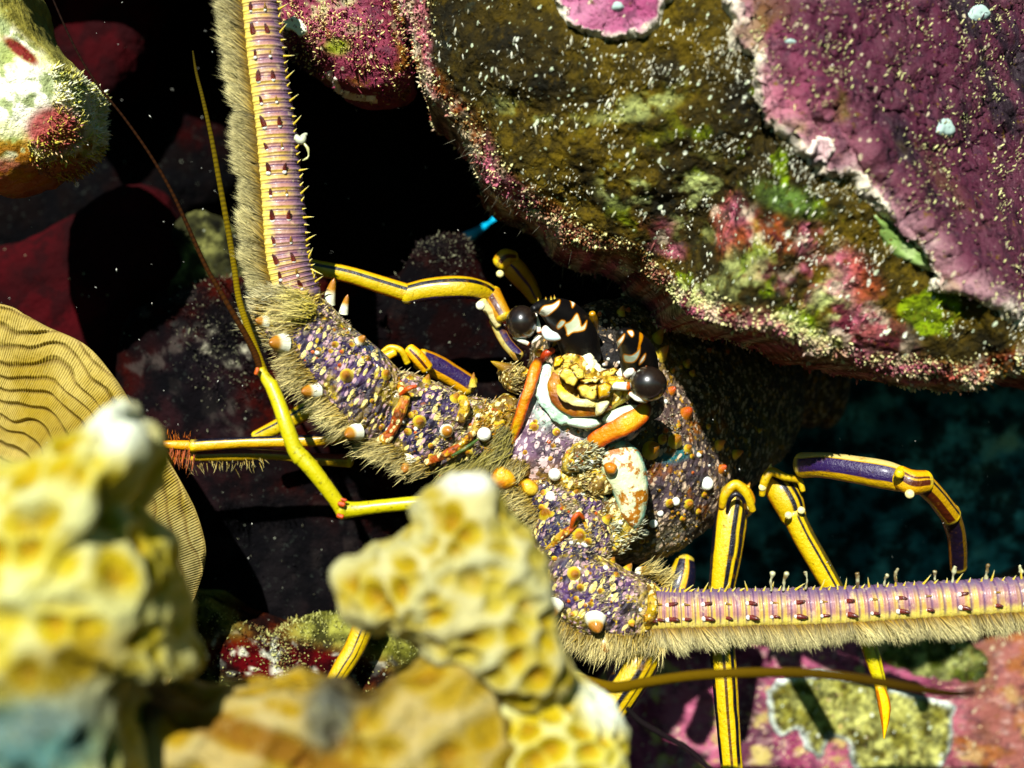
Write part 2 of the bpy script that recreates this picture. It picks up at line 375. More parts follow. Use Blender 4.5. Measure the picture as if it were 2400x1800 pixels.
# ---- far right: dim blue-green rubble
def c_teal(V, N, g):
    f = fbm(V, .35, 4, 3); f2 = fbm(V, 1.1, 4, 5)
    c = mx(C(.05, .16, .18), C(.25, .55, .55), sm(f2, -.2, .5)); px, py = topx(V)
    return mx(c, C(.45, .55, .38), sm(f2, .05, .6) * ell(px, py, 2360, 1060, 90, 100, 0, .6) + .45 * ell(px, py, 2240, 1260, 60, 60, 0, .6) * sm(f2, 0, .6))  # teal and pale spots paint in blue ambient light and lit patches
rock('rubble_slope', [(1780, 760), (2100, 800), (2600, 700), (2750, 1200), (2600, 1560), (2000, 1540), (1700, 1450), (1500, 1380), (1480, 1100)], (2150, 1150, 12), 2.0, 3,
     m_rock_dark, 'dim blue green rubble behind the striped legs at the right', c_teal, .9, .35, 11)
# ---- left hollow: maroon sponge and rock, the strobe's falloff put into their dark colours
m_sponge = M('red_sponge', None, .9, .08, ov=[('noise', 1.4, .45, .62, (.015, .004, .005), .7), ('spot', 3, 1.05, 1.08, (.30, .28, .2), .8), ('noise', 10, .6, .7, (.06, .012, .012), .35)], bump=[('noise', 1.6, .12), ('noise', 8, .035)])
c_mar = lambda V, N, g: mx(MAROON, C(.060, .009, .012), sm(fbm(V, .5, 3, 8), -.2, .5))
rock('red_sponge', [(110, -60), (260, -80), (390, -30), (360, 60), (340, 160), (270, 270), (220, 300), (180, 260), (120, 120)], (240, 90, 8), 1.0, 1.5, m_sponge,
     'dark maroon sponge lobe behind the bright rock at top left', c_mar, .3, .5, 4, cat='sponge')
rock('red_sponge', [(-80, 640), (60, 560), (180, 500), (290, 430), (380, 440), (430, 520), (452, 600), (430, 660), (370, 680), (330, 760), (300, 900), (100, 1000), (-100, 900)], (210, 660, 6.5), 1.3, 1.5, m_sponge,
     'large rounded maroon sponge above the ridged plate coral', c_mar, .25, .5, 5, cat='sponge')
rock('hollow_rock', [(-200, 380), (-100, 200), (100, 180), (330, 260), (520, 200), (560, 420), (420, 520), (200, 640), (-100, 600)], (180, 400, 11), 1.0, 2, m_rock_dark,
     'nearly black rock deep in the hollow at the left', lambda V, N, g: mx(C(.005, .003, .003), C(.022, .004, .004), sm(fbm(V, .5, 3, 2), 0, .6)), .4, .5, 6)
# ---- olive lump behind the antennules
def c_ol(V, N, g):
    return mx(C(.04, .04, .02), C(.22, .22, .10), sm(fbm(V, 1.6, 4, 12), -.1, .45))
rock('algae_lump', [(420, 520), (480, 500), (560, 540), (620, 620), (620, 720), (540, 760), (470, 700), (400, 690), (420, 620)], (510, 620, 5.2), .5, 1, m_rock_dark,
     'olive grey lump of algae rock behind the thin feelers', c_ol, .25, 1.2, 14)
# ---- the dark shelf under the lobster
def c_shelf(V, N, g):
    px, py = topx(V); a = fbm(V, .6, 4, 21); b = fbm(V, 2.2, 4, 22)
    c = mx(C(.008, .002, .002), C(.055, .009, .005), sm(a, -.15, .4))
    c = mx(c, C(.012, .013, .017), ell(px, py, 450, 1000, 150, 220, 0, .5) * .6)
    c = mx(c, C(.010, .009, .010), ell(px, py, 620, 1330, 240, 190, 0, .5) * .9)
    c = mx(c, C(.060, .050, .045), sm(b, .18, .34) * (.25 + .7 * ell(px, py, 470, 900, 200, 260, 0, .6)))
    return mx(c, C(.45, .43, .34), sm(b, .28, .5) * ell(px, py, 540, 780, 70, 100, 0, .6))
shelf, sV, sN, sg = rock('rock_shelf', [(300, 760), (400, 700), (520, 660), (680, 640), (800, 650), (930, 640), (990, 575), (1080, 560), (1140, 600), (1200, 700), (1320, 900), (1500, 1250), (1400, 1450), (1000, 1560), (700, 1580), (450, 1540), (330, 1300), (260, 1000)],
     (780, 1100, 3.6), .9, 4, m_rock_dark, 'dark maroon rock shelf under the lobster with grey speckles', c_shelf, .35, .5, 31, 520, 170)
tufts('algae_fringe', sV, sN, vcol(shelf), 3600, (sg.d > 0) * (.05 + ell(*topx(sV), 540, 800, 110, 130, 0, .5) * 4 + ell(*topx(sV), 1050, 590, 90, 40, 0, .5) * 5), m_tuft, shelf, (.04, .10), .02, bright=(.24, .24, .17), pb=.25)
# ---- algae ground at lower left
def c_low(V, N, g):
    px, py = topx(V); b = fbm(V, 1.5, 4, 25); c = mx(C(.09, .09, .02), C(.34, .34, .12), sm(b, -.3, .4))
    m = ell(px, py, 690, 1560, 260, 60, 8, .4); c = mx(c, C(.10, .012, .015), m)
    m2 = ell(px, py, 620, 1420, 80, 90, 0, .5) ; c = mx(c, C(.10, .02, .015), m2 * .9)
    return mx(c, C(.6, .6, .5), sm(fbm(V, 4, 3, 4), .15, .4) * m)
low, lV, lN, lg = rock('algae_rock', [(400, 1420), (480, 1390), (560, 1440), (650, 1470), (760, 1440), (900, 1450), (1000, 1550), (950, 1680), (700, 1700), (450, 1680), (380, 1560)], (680, 1560, 1.6), .7, 2, m_rock_dark,
     'low rock with yellow green algae and a maroon band between the two yellow corals', c_low, .25, .8, 33)
tufts('algae_fringe', lV, lN, vcol(low), 3500, (lg.d > 0) * 1.0, m_tuft, low, (.04, .10), .02, bright=(.45, .45, .22), seed=3)
# ---- bottom right: pink crusted rock
def c_bot(V, N, g):
    px, py = topx(V); b = fbm(V, 1.2, 5, 27)
    c = mx(C(.22, .06, .11), C(.44, .18, .25), sm(b, -.3, .3)); c = mx(c, C(.05, .012, .03), sm(fbm(V, .7, 4, 128), .1, .35) * .8); c = mx(c, C(.55, .48, .22), sm(fbm(V, 1.6, 5, 129), .16, .30) * .8); c = mx(c, C(.30, .10, .02), sm(fbm(V, 1.1, 4, 130), .2, .35) * sm(px, 2000, 2300)); c = mx(c, C(.35, .20, .13), sm(px, 2150, 2330) * .6)
    return mx(c, C(.55, .42, .38), sm(fbm(V, 5, 3, 28), .2, .5) * .6)
bot, bV, bN, bg = rock('pink_rock', [(1380, 1660), (1440, 1540), (1560, 1470), (1760, 1455), (1950, 1440), (2200, 1410), (2500, 1330), (2650, 1600), (2500, 2000), (1900, 2050), (1400, 1950)], (1950, 1680, 9.6), .9, 3, m_crust,
     'pink coralline rock under the long antenna at the bottom right', c_bot, .3, .6, 37, 520, 170)
bb = bvh_of([bot])
def c_ygpatch(V, N, g):
    c = mx(C(.26, .25, .08), C(.58, .58, .26), sm(fbm(V, 2.5, 4, 6), -.3, .3)); c = mx(c, C(.04, .03, .005), sm(fbm(V, 3.5, 4, 16), .2, .4) * .8)
    return mx(c, C(.72, .78, .72), 1 - sm(g.d, 8, 18))
yg = patch('algae_patch', [(1850, 1580), (1930, 1570), (2030, 1590), (2140, 1620), (2240, 1650), (2230, 1760), (2180, 1850), (2050, 1850), (1995, 1800), (1985, 1740), (1945, 1730), (1925, 1790), (1890, 1760), (1870, 1710), (1830, 1730), (1800, 1690), (1795, 1620), (1820, 1590)],
      bb, m_boulder, bot, 5, .10, 9, .03, c_ygpatch, (6, .8), 3, disp=lambda V, D: .08 * fbm(V, 2, 4, 3))
patch('coral_crust', [(2090, 1500), (2250, 1480), (2330, 1560), (2290, 1600), (2150, 1590), (2050, 1540)], bb, m_boulder, bot, 6, .06, 12, 0, lambda V, N, g: mx(C(.10, .12, .03), C(.4, .42, .2), sm(fbm(V, 2.5, 4, 8), -.2, .4)), (10, .8), 4)
tufts('algae_fringe', bV, bN, vcol(bot), 8000, (bg.d > 0) * 1.0 * sm(fbm(bV, 1.5, 3, 2), -.1, .4), m_tuft, bot, (.04, .09), .025, bright=(.80, .66, .45), seed=5, pb=.4)

# ================================================================= OVERHANGING BOULDERS
EDGE = [(940, -60), (950, 60), (970, 170), (1000, 235), (1060, 290), (1100, 350), (1125, 425), (1180, 470), (1260, 525), (1330, 590), (1450, 635), (1530, 690), (1600, 735), (1700, 775), (1810, 800), (1910, 850), (2040, 895), (2150, 900), (2240, 915), (2310, 890), (2400, 870)]
def c_boulder(V, N, g):
    px, py = topx(V); a = fbm(V, .45, 4, 51); b = fbm(V, 1.3, 4, 52)
    d = sdf(px, py, EDGE + [(3300, 700), (3300, -900), (900, -900)]) + 25 * b
    c = mx(OLIVE, OLIVE2, sm(a, -.3, .4)); c = mx(c, BLACKISH, sm(b, -.1, .4) * .75)
    c = mx(c, LIME * 1.3, sm(fbm(V, 1.4, 4, 55), .12, .32) * .8 * sm(px + py, 1700, 2200))
    pk = (1 - sm(d, 35, 75)) * (.35 + .65 * sm(b, -.4, .2))
    for q in [(1700, 530, 75, 70, 0), (1870, 560, 110, 45, 10), (1900, 700, 140, 80, 25), (1980, 640, 90, 50, 30), (2000, 780, 130, 70, 20), (1560, 560, 60, 40, 20)]:
        pk = np.maximum(pk, ell(px, py, *q, .45) * sm(b + .35, 0, .4))
    pkc = mx(C(.50, .22, .27), C(.44, .17, .11), sm(fbm(V, 1.0, 3, 57), -.1, .4)); pkc = mx(pkc, C(.10, .02, .03), sm(fbm(V, 2.6, 4, 157), .05, .3) * .85); pkc = mx(pkc, C(.70, .60, .48), sm(fbm(V, 3.2, 4, 158), .10, .3) * .8); c = mx(c, pkc, pk)
    for q in [(1480, 420, 70, 50, -30, .9), (1640, 470, 60, 90, 10, .5), (1610, 700, 60, 60, 0, .8), (1990, 830, 70, 25, 10, .5), (1740, 640, 80, 60, 0, .5), (1530, 430, 70, 60, 0, .6), (1500, 250, 120, 30, -20, .5), (1650, 440, 60, 40, 0, .7), (1840, 760, 60, 30, 20, .8), (1950, 700, 40, 60, 0, .8), (1250, 260, 100, 20, 10, .5)]:
        c = mx(c, C(.62, .68, .34), ell(px, py, *q[:5], .6) * sm(fbm(V, 3, 4, 58), -.1, .25) * q[5])
    c = mx(c, C(.22, .34, .12), ell(px, py, 1850, 470, 80, 30, 20, .6) * .6)
    return mx(c, C(.6, .55, .42), (1 - sm(d, 8, 30)) * sm(fbm(V, 4, 3, 59), 0, .3) * .8)
big, BV, BN, Bg = blob('overhang_boulder', [(q[0], q[1], (-1.8 if q[0] < 1560 else -2.9 if q[0] < 1620 else -4.0 if q[0] < 1900 else -3.4)) for q in EDGE] + [(2700, 900, 0), (3100, 500, 6), (3000, -200, 7), (2400, -500, 2), (1700, -600, -1), (1100, -400, -2)],
    (1850, 220, -4.2), 1.5, 6, m_boulder, None, 900, 330, .46, disp=lambda V, N, g: .40 * fbm(V, .42, 4, 50) + .16 * fbm(V, 1.6, 4, 53) + .05 * fbm(V, 6, 2, 54), colf=c_boulder, uni=True)
setp(big, 'huge olive and pink algae covered boulder overhanging the lobster from the upper right', 'boulder')
bgv = bvh_of([big])
px_, py_ = topx(BV); dE = sdf(px_, py_, EDGE + [(3300, 700), (3300, -900), (900, -900)])
front = (Bg.d > -.6) * (px_ < 2480) * (px_ > 900) * (py_ > -60)
cb = vcol(big)
tufts('edge_fringe', BV, BN, cb, 15000, front * (1 - sm(dE, 15, 85)) * (.15 + sm(fbm(BV, 1.2, 3, 66), -.1, .3)), m_tuft, big, (.03, .085), .028, bright=(.84, .76, .45), seed=11, pb=.35)
tufts('algae_tufts', BV, BN, cb * 1.15, 15000, front * (sm(fbm(BV, 1.5, 4, 61), .0, .34) ** 2 + .05) * (Bg.d > .1), m_tuft, big, (.04, .10), .018, bright=(.86, .92, .66), seed=12, al=(.35, -.25, .75), pb=.42)
tufts('edge_hairs', BV, BN, None, 220, front * (1 - sm(dE, 8, 30)) * (px_ > 1080) * (px_ < 1500), m_tuft, big, (.15, .3), .004, (-.5, -.2, -1.2), bright=(.35, .33, .25), seed=13)
# pink crusts lying on the boulder
def c_pcrust(V, N, g):
    px, py = topx(V); b = fbm(V, .8, 4, 71)
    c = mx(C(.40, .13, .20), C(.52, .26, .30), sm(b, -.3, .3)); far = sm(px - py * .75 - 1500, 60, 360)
    c = mx(c, PURPD, far * .9); an = np.stack([V[:, 0] * .8 + V[:, 2] * .5, V[:, 1], V[:, 2] * .25 - V[:, 0] * .15], -1)  # dark turf plus painted shade and streaks where the surface turns away
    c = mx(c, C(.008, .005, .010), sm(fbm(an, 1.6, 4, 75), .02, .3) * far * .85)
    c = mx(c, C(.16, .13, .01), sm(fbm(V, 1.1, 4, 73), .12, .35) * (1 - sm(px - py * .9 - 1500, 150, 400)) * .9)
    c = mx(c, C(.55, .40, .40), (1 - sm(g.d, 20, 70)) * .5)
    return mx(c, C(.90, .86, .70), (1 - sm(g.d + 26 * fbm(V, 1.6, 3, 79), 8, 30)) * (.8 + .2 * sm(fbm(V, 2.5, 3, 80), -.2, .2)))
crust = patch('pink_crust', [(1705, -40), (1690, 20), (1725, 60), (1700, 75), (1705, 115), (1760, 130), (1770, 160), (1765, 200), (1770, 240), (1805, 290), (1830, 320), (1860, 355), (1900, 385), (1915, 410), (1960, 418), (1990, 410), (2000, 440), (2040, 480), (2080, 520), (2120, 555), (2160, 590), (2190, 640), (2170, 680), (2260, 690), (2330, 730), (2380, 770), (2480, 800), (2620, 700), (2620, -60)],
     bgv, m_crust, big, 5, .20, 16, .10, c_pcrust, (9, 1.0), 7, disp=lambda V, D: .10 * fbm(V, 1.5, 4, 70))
c_disc = lambda V, N, g: mx(mx(C(.34, .12, .20), C(.46, .24, .32), sm(fbm(V, 1.2, 3, 74), -.3, .3)), C(.90, .86, .72), 1 - sm(g.d, 7, 18))
disc = patch('pink_crust', [(1290, -30), (1305, 20), (1330, 60), (1380, 85), (1440, 95), (1510, 90), (1550, 60), (1560, 10), (1600, -10), (1600, -60), (1290, -60)], bgv, m_crust, big, 4, .15, 11, .07, c_disc, (5, 1.2), 8)
patch('pink_crust', [(1885, 355), (1915, 320), (1950, 325), (1960, 355), (1930, 385), (1895, 388)], bvh_of([big, crust]), m_crust, big, 3, .07, 8, .04, lambda V, N, g: mx(C(.55, .42, .42), C(.9, .85, .75), 1 - sm(g.d, 4, 11)), (5, 1.5), 9)
patch('green_crust', [(2050, 505), (2085, 520), (2120, 560), (2170, 600), (2190, 640), (2150, 625), (2100, 600), (2070, 570)], bgv, m_tuft, big, 4, .06, 9, .03, lambda V, N, g: mx(C(.22, .30, .12), C(.42, .50, .28), sm(fbm(V, 3, 3, 3), -.2, .3)), (6, 1.2), 10)
cbv = bvh_of([crust, big])
for q in [(2295, 30, 26, 20), (2216, 300, 22, 24), (1448, 15, 15, 13), (1852, 97, 14, 6)]:
    pts = [(q[0] + q[2] * math.cos(a) * (1 + .15 * math.sin(3 * a)), q[1] + q[3] * math.sin(a)) for a in np.linspace(0, 2 * PI, 14, endpoint=False)]
    patch('pale_growth', pts, cbv if q[0] > 1500 else bvh_of([disc, big]), m_tuft, big, 2.5, .08, 9, 0, lambda V, N, g: C(.42, .52, .48), (1, 1), 2)
cv = np.empty(len(crust.data.vertices) * 3, np.float32); crust.data.vertices.foreach_get('co', cv); cv = cv.reshape(-1, 3).astype(float) / S
cn = np.empty(len(cv) * 3, np.float32); crust.data.vertex_normals.foreach_get('vector', cn); cn = cn.reshape(-1, 3).astype(float)
tufts('algae_tufts', cv, cn, vcol(crust), 7000, sm(fbm(cv, 1.3, 4, 62), -.1, .35) + .06, m_tuft, big, (.03, .08), .016, bright=(.70, .70, .40), seed=15, al=(.6, -.25, .6), pb=.4)

# pink rock left of the crack
def c_left(V, N, g):
    px, py = topx(V); b = fbm(V, 1.0, 4, 81)
    c = mx(C(.24, .07, .10), C(.36, .13, .19), sm(b, -.3, .3)); c = mx(c, C(.24, .13, .02), sm(fbm(V, 2, 3, 82), .1, .4) * .8)
    c = mx(c, C(.26, .28, .06), ell(px, py, 790, 110, 30, 20, 0, .5)); c = mx(c, C(.5, .5, .3), sm(fbm(V, 3.5, 3, 84), .1, .4) * (1 - sm(py, 20, 130)) * .8)
    return mx(c, C(.05, .015, .02), ell(px, py, 710, 150, 50, 45, 30, .4) * .9)
pk, KV, KN, Kg = rock('pink_rock', [(600, -80), (640, 0), (665, 60), (680, 120), (740, 170), (790, 190), (800, 215), (850, 232), (905, 236), (950, 222), (975, 190), (962, 120), (940, 30), (945, -90), (780, -150)], (810, 40, .2), 1.4, 3, m_crust,
     'pink coralline rock hanging between the upright antenna and the boulder', c_left, .18, .8, 83, 420, 130, .65)
kb = bvh_of([pk])
patch('white_crust', [(760, 170), (775, 165), (790, 185), (800, 208), (840, 222), (880, 225), (885, 235), (840, 234), (795, 222), (775, 190)], kb, m_tuft, pk, 2.5, .07, 5, .02, lambda V, N, g: C(.85, .76, .66), (2, 1.4), 2)
patch('white_crust', [(668, 50), (690, 38), (712, 50), (722, 80), (705, 90), (690, 74), (672, 70)], kb, m_tuft, pk, 2.5, .08, 6, .02, lambda V, N, g: C(.75, .80, .62), (4, 1.4), 5)
tufts('algae_tufts', KV, KN, vcol(pk), 4500, (Kg.d > 0) * (sm(fbm(KV, 1.5, 3, 3), -.1, .4) + .1), m_tuft, pk, (.04, .10), .022, bright=(.75, .68, .36), seed=16, pb=.4)

# brightly lit rock at top left
def c_tl(V, N, g):
    px, py = topx(V); b = fbm(V, 1.6, 4, 91)
    c = mx(C(.76, .76, .42), C(.90, .90, .74), sm(b, -.4, .1)); c = mx(c, C(.22, .28, .08), sm(fbm(V, 3.5, 4, 92), .10, .3) * .75)
    c = mx(c, C(.30, .27, .09), ell(px, py, 70, 20, 150, 60, 50, .25)); c = mx(c, C(.30, .28, .10), ell(px, py, 140, 120, 80, 30, 60, .3))
    c = mx(c, C(.20, .02, .01), ell(px, py, 50, 120, 50, 14, 38, .4))
    c = mx(c, C(.42, .16, .15), ell(px, py, 125, 305, 65, 55, 0, .3)); c = mx(c, C(.36, .10, .08), sm(py, 355, 385) * .85)
    return mx(c, C(.40, .18, .02), sm(fbm(V, 3.5, 3, 95), .15, .35) * sm(py, 300, 360))
tl, TV, TN, Tg = rock('pale_rock', [(30, -60), (70, 20), (110, 90), (165, 155), (192, 190), (198, 240), (205, 300), (190, 345), (160, 375), (110, 400), (60, 430), (-40, 440), (-200, 300), (-200, -100)], (-10, 180, -1.5), 1.3, 3, m_rock_pale if 'm_rock_pale' in globals() else M('pale_rock', None, .7, .3, ov=[('noise', 8, .58, .68, (.35, .38, .18), .6), ('noise', 14, .62, .7, (.08, .06, .02), .6)], bump=[('noise', 3, .12), ('noise', 10, .06)]),
     'bright pale rock with a pink patch at the top left corner', c_tl, .14, .9, 93, 420, 130, .7)
tufts('algae_fringe', TV, TN, vcol(tl), 3500, (np.abs(Tg.d) < .75) * (TV[:, 0] > P(100, 0, -1.5)[0]) * (TV[:, 2] < P(0, 180, -1.5)[2]) + 1e-9, m_tuft, tl, (.06, .14), .02, bright=(.65, .62, .20), seed=18, pb=.5)

# ================================================================= RIDGED PLATE CORAL (left)
def plate():
    out = [(-200, 690), (0, 712), (60, 738), (110, 765), (200, 808), (265, 880), (310, 950), (350, 1010), (395, 1080), (430, 1140), (460, 1200), (481, 1275), (478, 1330), (460, 1390), (440, 1440), (400, 1600), (200, 1750), (-200, 1700)]
    o = catmull(out, 1400); c0 = np.array([-120.0, 1500.0]); nR = 260
    sR = np.linspace(0.25, 1, nR); ang = np.arange(len(o))
    arc = np.concatenate([[0], np.cumsum(np.hypot(*np.diff(o, axis=0).T))])
    PX = c0[0] + (o[None, :, 0] - c0[0]) * sR[:, None]; PY = c0[1] + (o[None, :, 1] - c0[1]) * sR[:, None]
    R = np.hypot(o[:, 0] - c0[0], o[:, 1] - c0[1]); din = (1 - sR[:, None]) * R[None, :]      # px in from the margin
    flat = np.stack([PX.ravel() / 100, 0 * PX.ravel(), PY.ravel() / 100], -1)
    ph = din.ravel() / 38 + 1.9 * fbm(flat, .35, 3, 5) + .6 * fbm(flat, 1.2, 2, 6)
    fr = ph - np.floor(ph); ridge = np.where(fr < .8, fr / .8, (1 - fr) / .2)                # saw-tooth terraces
    gate = .45 + .55 * sm(fbm(flat, .5, 2, 9), -.6, -.1); h = .15 * ridge * gate + .10 * fbm(flat, 1.0, 3, 7) + .05 * fbm(flat, 4, 3, 17)
    st = (arc[None, :] * (R[None, :] * sR[:, None] * 0 + 1) / 6.3 + .6 * fbm(flat, .6, 2, 8).reshape(PX.shape)).ravel()
    h = h + .014 * np.cos(st * 2 * PI)
    edge = np.sqrt(np.clip(1 - (1 - np.clip(din.ravel() / 12, 0, 1)) ** 2, 0, 1))
    Y = -1.0 - .9 * sm(1 - sR[:, None], 0, .8) * np.ones((1, len(o))) + .25 * np.sin(arc[None, :] / 140)
    Yf = Y.ravel() - h * edge - .05 * edge
    W = np.array([P(a, b, c) for a, b, c in zip(PX.ravel(), PY.ravel(), Y.ravel())]); W[:, 1] = Yf
    Wb = W.copy(); Wb[:, 1] = Y.ravel() + .22 * edge + .3 * (1 - np.repeat(sR, len(o)))
    V = np.vstack([W, Wb]); n, m = nR, len(o)
    F = grid_faces(n, m, False); F = np.vstack([F, F[:, ::-1] + n * m])
    j = np.arange(m - 1); a = (n - 1) * m + j; F = np.vstack([F, np.stack([a, a + 1, a + 1 + n * m, a + n * m], -1)])
    def cf(V, N, g):
        f = np.concatenate([ridge * gate] * 2); q = np.concatenate([fbm(flat, 1.2, 4, 10)] * 2); s_ = np.concatenate([np.cos(st * 2 * PI)] * 2); e_ = np.concatenate([din.ravel()] * 2)
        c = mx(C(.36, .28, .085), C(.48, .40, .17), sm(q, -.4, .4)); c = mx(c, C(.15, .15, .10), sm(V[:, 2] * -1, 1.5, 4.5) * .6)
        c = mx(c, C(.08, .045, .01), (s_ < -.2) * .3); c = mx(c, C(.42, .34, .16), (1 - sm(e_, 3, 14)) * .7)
        return mx(c, C(.13, .085, .03), (1 - sm(f, .0, .18)) * .65)  # dark line paints shade at the foot of each ridge
    me, V, N = build(V, F, None, cf)
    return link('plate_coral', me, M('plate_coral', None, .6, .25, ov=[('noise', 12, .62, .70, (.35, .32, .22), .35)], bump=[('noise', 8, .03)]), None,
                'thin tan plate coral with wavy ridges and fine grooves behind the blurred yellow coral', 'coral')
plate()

# ================================================================= BLURRED YELLOW CORALS IN FRONT
m_coral = M('yellow_coral', None, .75, .2, ov=[('noise', 6, .55, .7, (.42, .40, .20), .3), ('noise', 14, .6, .7, (.5, .5, .3), .35)], bump=[('noise', 5, .08), ('noise', 14, .05)], sss=.1)
def pitted(s, seed, tip=None, deep=1.0, dark=None, arcs=()):
    def arcw(V):
        px, py = topx(V); w_ = np.zeros(len(V))
        for pts, wd in arcs:
            q = catmull(pts, 60); d2 = ((px[:, None] - q[None, :, 0]) ** 2 + (py[:, None] - q[None, :, 1]) ** 2).min(1); w_ = np.maximum(w_, np.exp(-d2 / (wd * 1.4) ** 2) * .9)
        return w_
    def disp(V, N, g):
        Vw = V + .35 * np.stack([fbm(V, .8, 2, seed + k) for k in range(3)], -1)
        F1, F2, idc = worley(Vw, s, seed); g.f1 = F1; g.w = F2 - F1; g.id = idc
        g.arc = arcw(V); pit = (1 - sm(F1, .10, .42 + .15 * idc)) * (idc > .12)
        g.pit = pit * (1 - g.arc)
        return -.11 * deep * g.pit + .08 * g.arc + .10 * sm(F1, .3, .8) + .26 * fbm(V, .45, 3, seed) + .12 * fbm(V, 1.5, 3, seed + 4) - .05
    def colf(V, N, g):
        px, py = topx(V)
        c = mx(C(.45, .36, .055), C(.52, .46, .13), sm(fbm(V, .8, 3, seed + 7), -.3, .3)); c = mx(c, C(.64, .63, .38), (sm(g.f1, .50, .80) * .75))
        c = mx(c, C(.34, .20, .015), g.pit * .8); c = mx(c, C(.56, .58, .36), g.arc * .75); c = mx(c, C(.58, .57, .30), (1 - sm(g.w, .02, .22)) * .3)
        if tip is not None: c = mx(c, C(.84, .88, .74), ell(px, py, *tip, .6) * .95)
        if dark is not None:
            for q in dark: c = mx(c, C(*q[5]), ell(px, py, *q[:5], .5) * q[6])
        return c
    return disp, colf
d1, c1 = pitted(2.1, 101, (270, 985, 90, 60, 40), 1.0, [(60, 1740, 200, 110, 0, (.03, .14, .17), .85), (200, 1650, 260, 50, -20, (.24, .26, .22), .5), (150, 1560, 170, 60, -20, (.16, .10, .01), .6)], [([(60, 1180), (130, 1150), (200, 1190), (180, 1260)], 26), ([(30, 1400), (150, 1390), (260, 1420), (390, 1430)], 24)])  # teal patch at the foot paints in weaker light
left_coral, *_ = blob('yellow_coral', [(292, 950), (308, 985), (340, 1000), (352, 1035), (345, 1090), (310, 1140), (295, 1185), (330, 1235), (375, 1280), (392, 1340), (398, 1440), (405, 1510), (440, 1560), (420, 1590), (330, 1580), (300, 1640), (310, 1760), (280, 1900), (-150, 1900), (-250, 1300), (-100, 1110), (20, 1095), (85, 1060), (110, 1040), (135, 1045), (155, 1010), (200, 1012), (255, 985)],
    (150, 1400, -12.5), 1.5, 1.7, m_coral, None, 420, 150, .72, disp=d1, colf=c1)
setp(left_coral, 'pale yellow pitted coral knob, far out of focus at the left edge', 'coral', 'yellow corals in the foreground')
def c2(V, N, g): return c2b(V, N, g) * C(.88, .86, .95)
d2, c2b = pitted(2.9, 131, (1090, 1130, 60, 26, 0), 1.0, None, [([(810, 1350), (870, 1320), (950, 1300), (1010, 1260), (1010, 1200)], 11), ([(985, 1440), (985, 1390), (1040, 1335), (1110, 1310), (1180, 1320), (1240, 1370), (1262, 1430)], 15), ([(840, 1430), (940, 1480), (1000, 1530), (1040, 1580), (1100, 1580), (1150, 1545)], 12)])
mid_coral, *_ = blob('yellow_coral', [(1085, 1132), (1140, 1138), (1190, 1205), (1240, 1265), (1265, 1330), (1272, 1410), (1290, 1480), (1320, 1550), (1330, 1600), (1250, 1640), (1180, 1600), (1120, 1560), (1040, 1560), (1000, 1520), (960, 1480), (910, 1450), (840, 1430), (818, 1380), (812, 1345), (850, 1320), (920, 1285), (985, 1245), (1010, 1180), (1045, 1145)],
    (1070, 1380, -10.8), .9, 1.2, m_coral, None, 420, 150, .72, disp=d2, colf=c2)
setp(mid_coral, 'upright yellow pitted coral peak, blurred, in front of the lobster', 'coral', 'yellow corals in the foreground')
d3, c3 = pitted(2.6, 151, (1430, 1650, 70, 60, 30), 1.0, None, [([(1150, 1640), (1240, 1640), (1330, 1600)], 12), ([(1040, 1800), (1120, 1700), (1240, 1640)], 14)])
r_coral, *_ = blob('yellow_coral', [(1140, 1640), (1230, 1600), (1330, 1600), (1400, 1630), (1450, 1670), (1480, 1720), (1485, 1800), (1500, 1950), (1000, 1950), (1040, 1800), (1080, 1700)], (1280, 1760, -10.4), 1.0, 1.4, m_coral, None, 360, 130, .72, disp=d3, colf=c3)
setp(r_coral, 'rounded yellow coral lobe at the foot of the blurred peak', 'coral', 'yellow corals in the foreground')
d4, c4 = pitted(1.7, 171, None, 1.3, [(840, 1570, 90, 100, 10, (.07, .05, .02), .8), (620, 1740, 300, 35, 20, (.24, .11, .01), .7), (770, 1680, 60, 80, 0, (.10, .14, .14), .8), (350, 1620, 50, 90, 0, (.05, .05, .05), .8)], [([(400, 1640), (520, 1650), (640, 1620), (760, 1640)], 16), ([(930, 1800), (1060, 1700), (1160, 1650)], 16), ([(420, 1790), (500, 1700), (620, 1690), (760, 1740)], 14)])  # near-black and grey patches paint shading inside and between the lobes
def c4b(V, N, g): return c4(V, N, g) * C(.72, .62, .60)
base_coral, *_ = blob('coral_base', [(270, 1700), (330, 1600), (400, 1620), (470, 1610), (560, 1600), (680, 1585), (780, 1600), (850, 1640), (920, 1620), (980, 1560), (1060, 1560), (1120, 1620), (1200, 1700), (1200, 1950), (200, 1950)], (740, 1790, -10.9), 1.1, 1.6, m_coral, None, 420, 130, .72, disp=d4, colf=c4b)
setp(base_coral, 'brownish shaded coral base joining the blurred yellow corals along the bottom', 'coral')

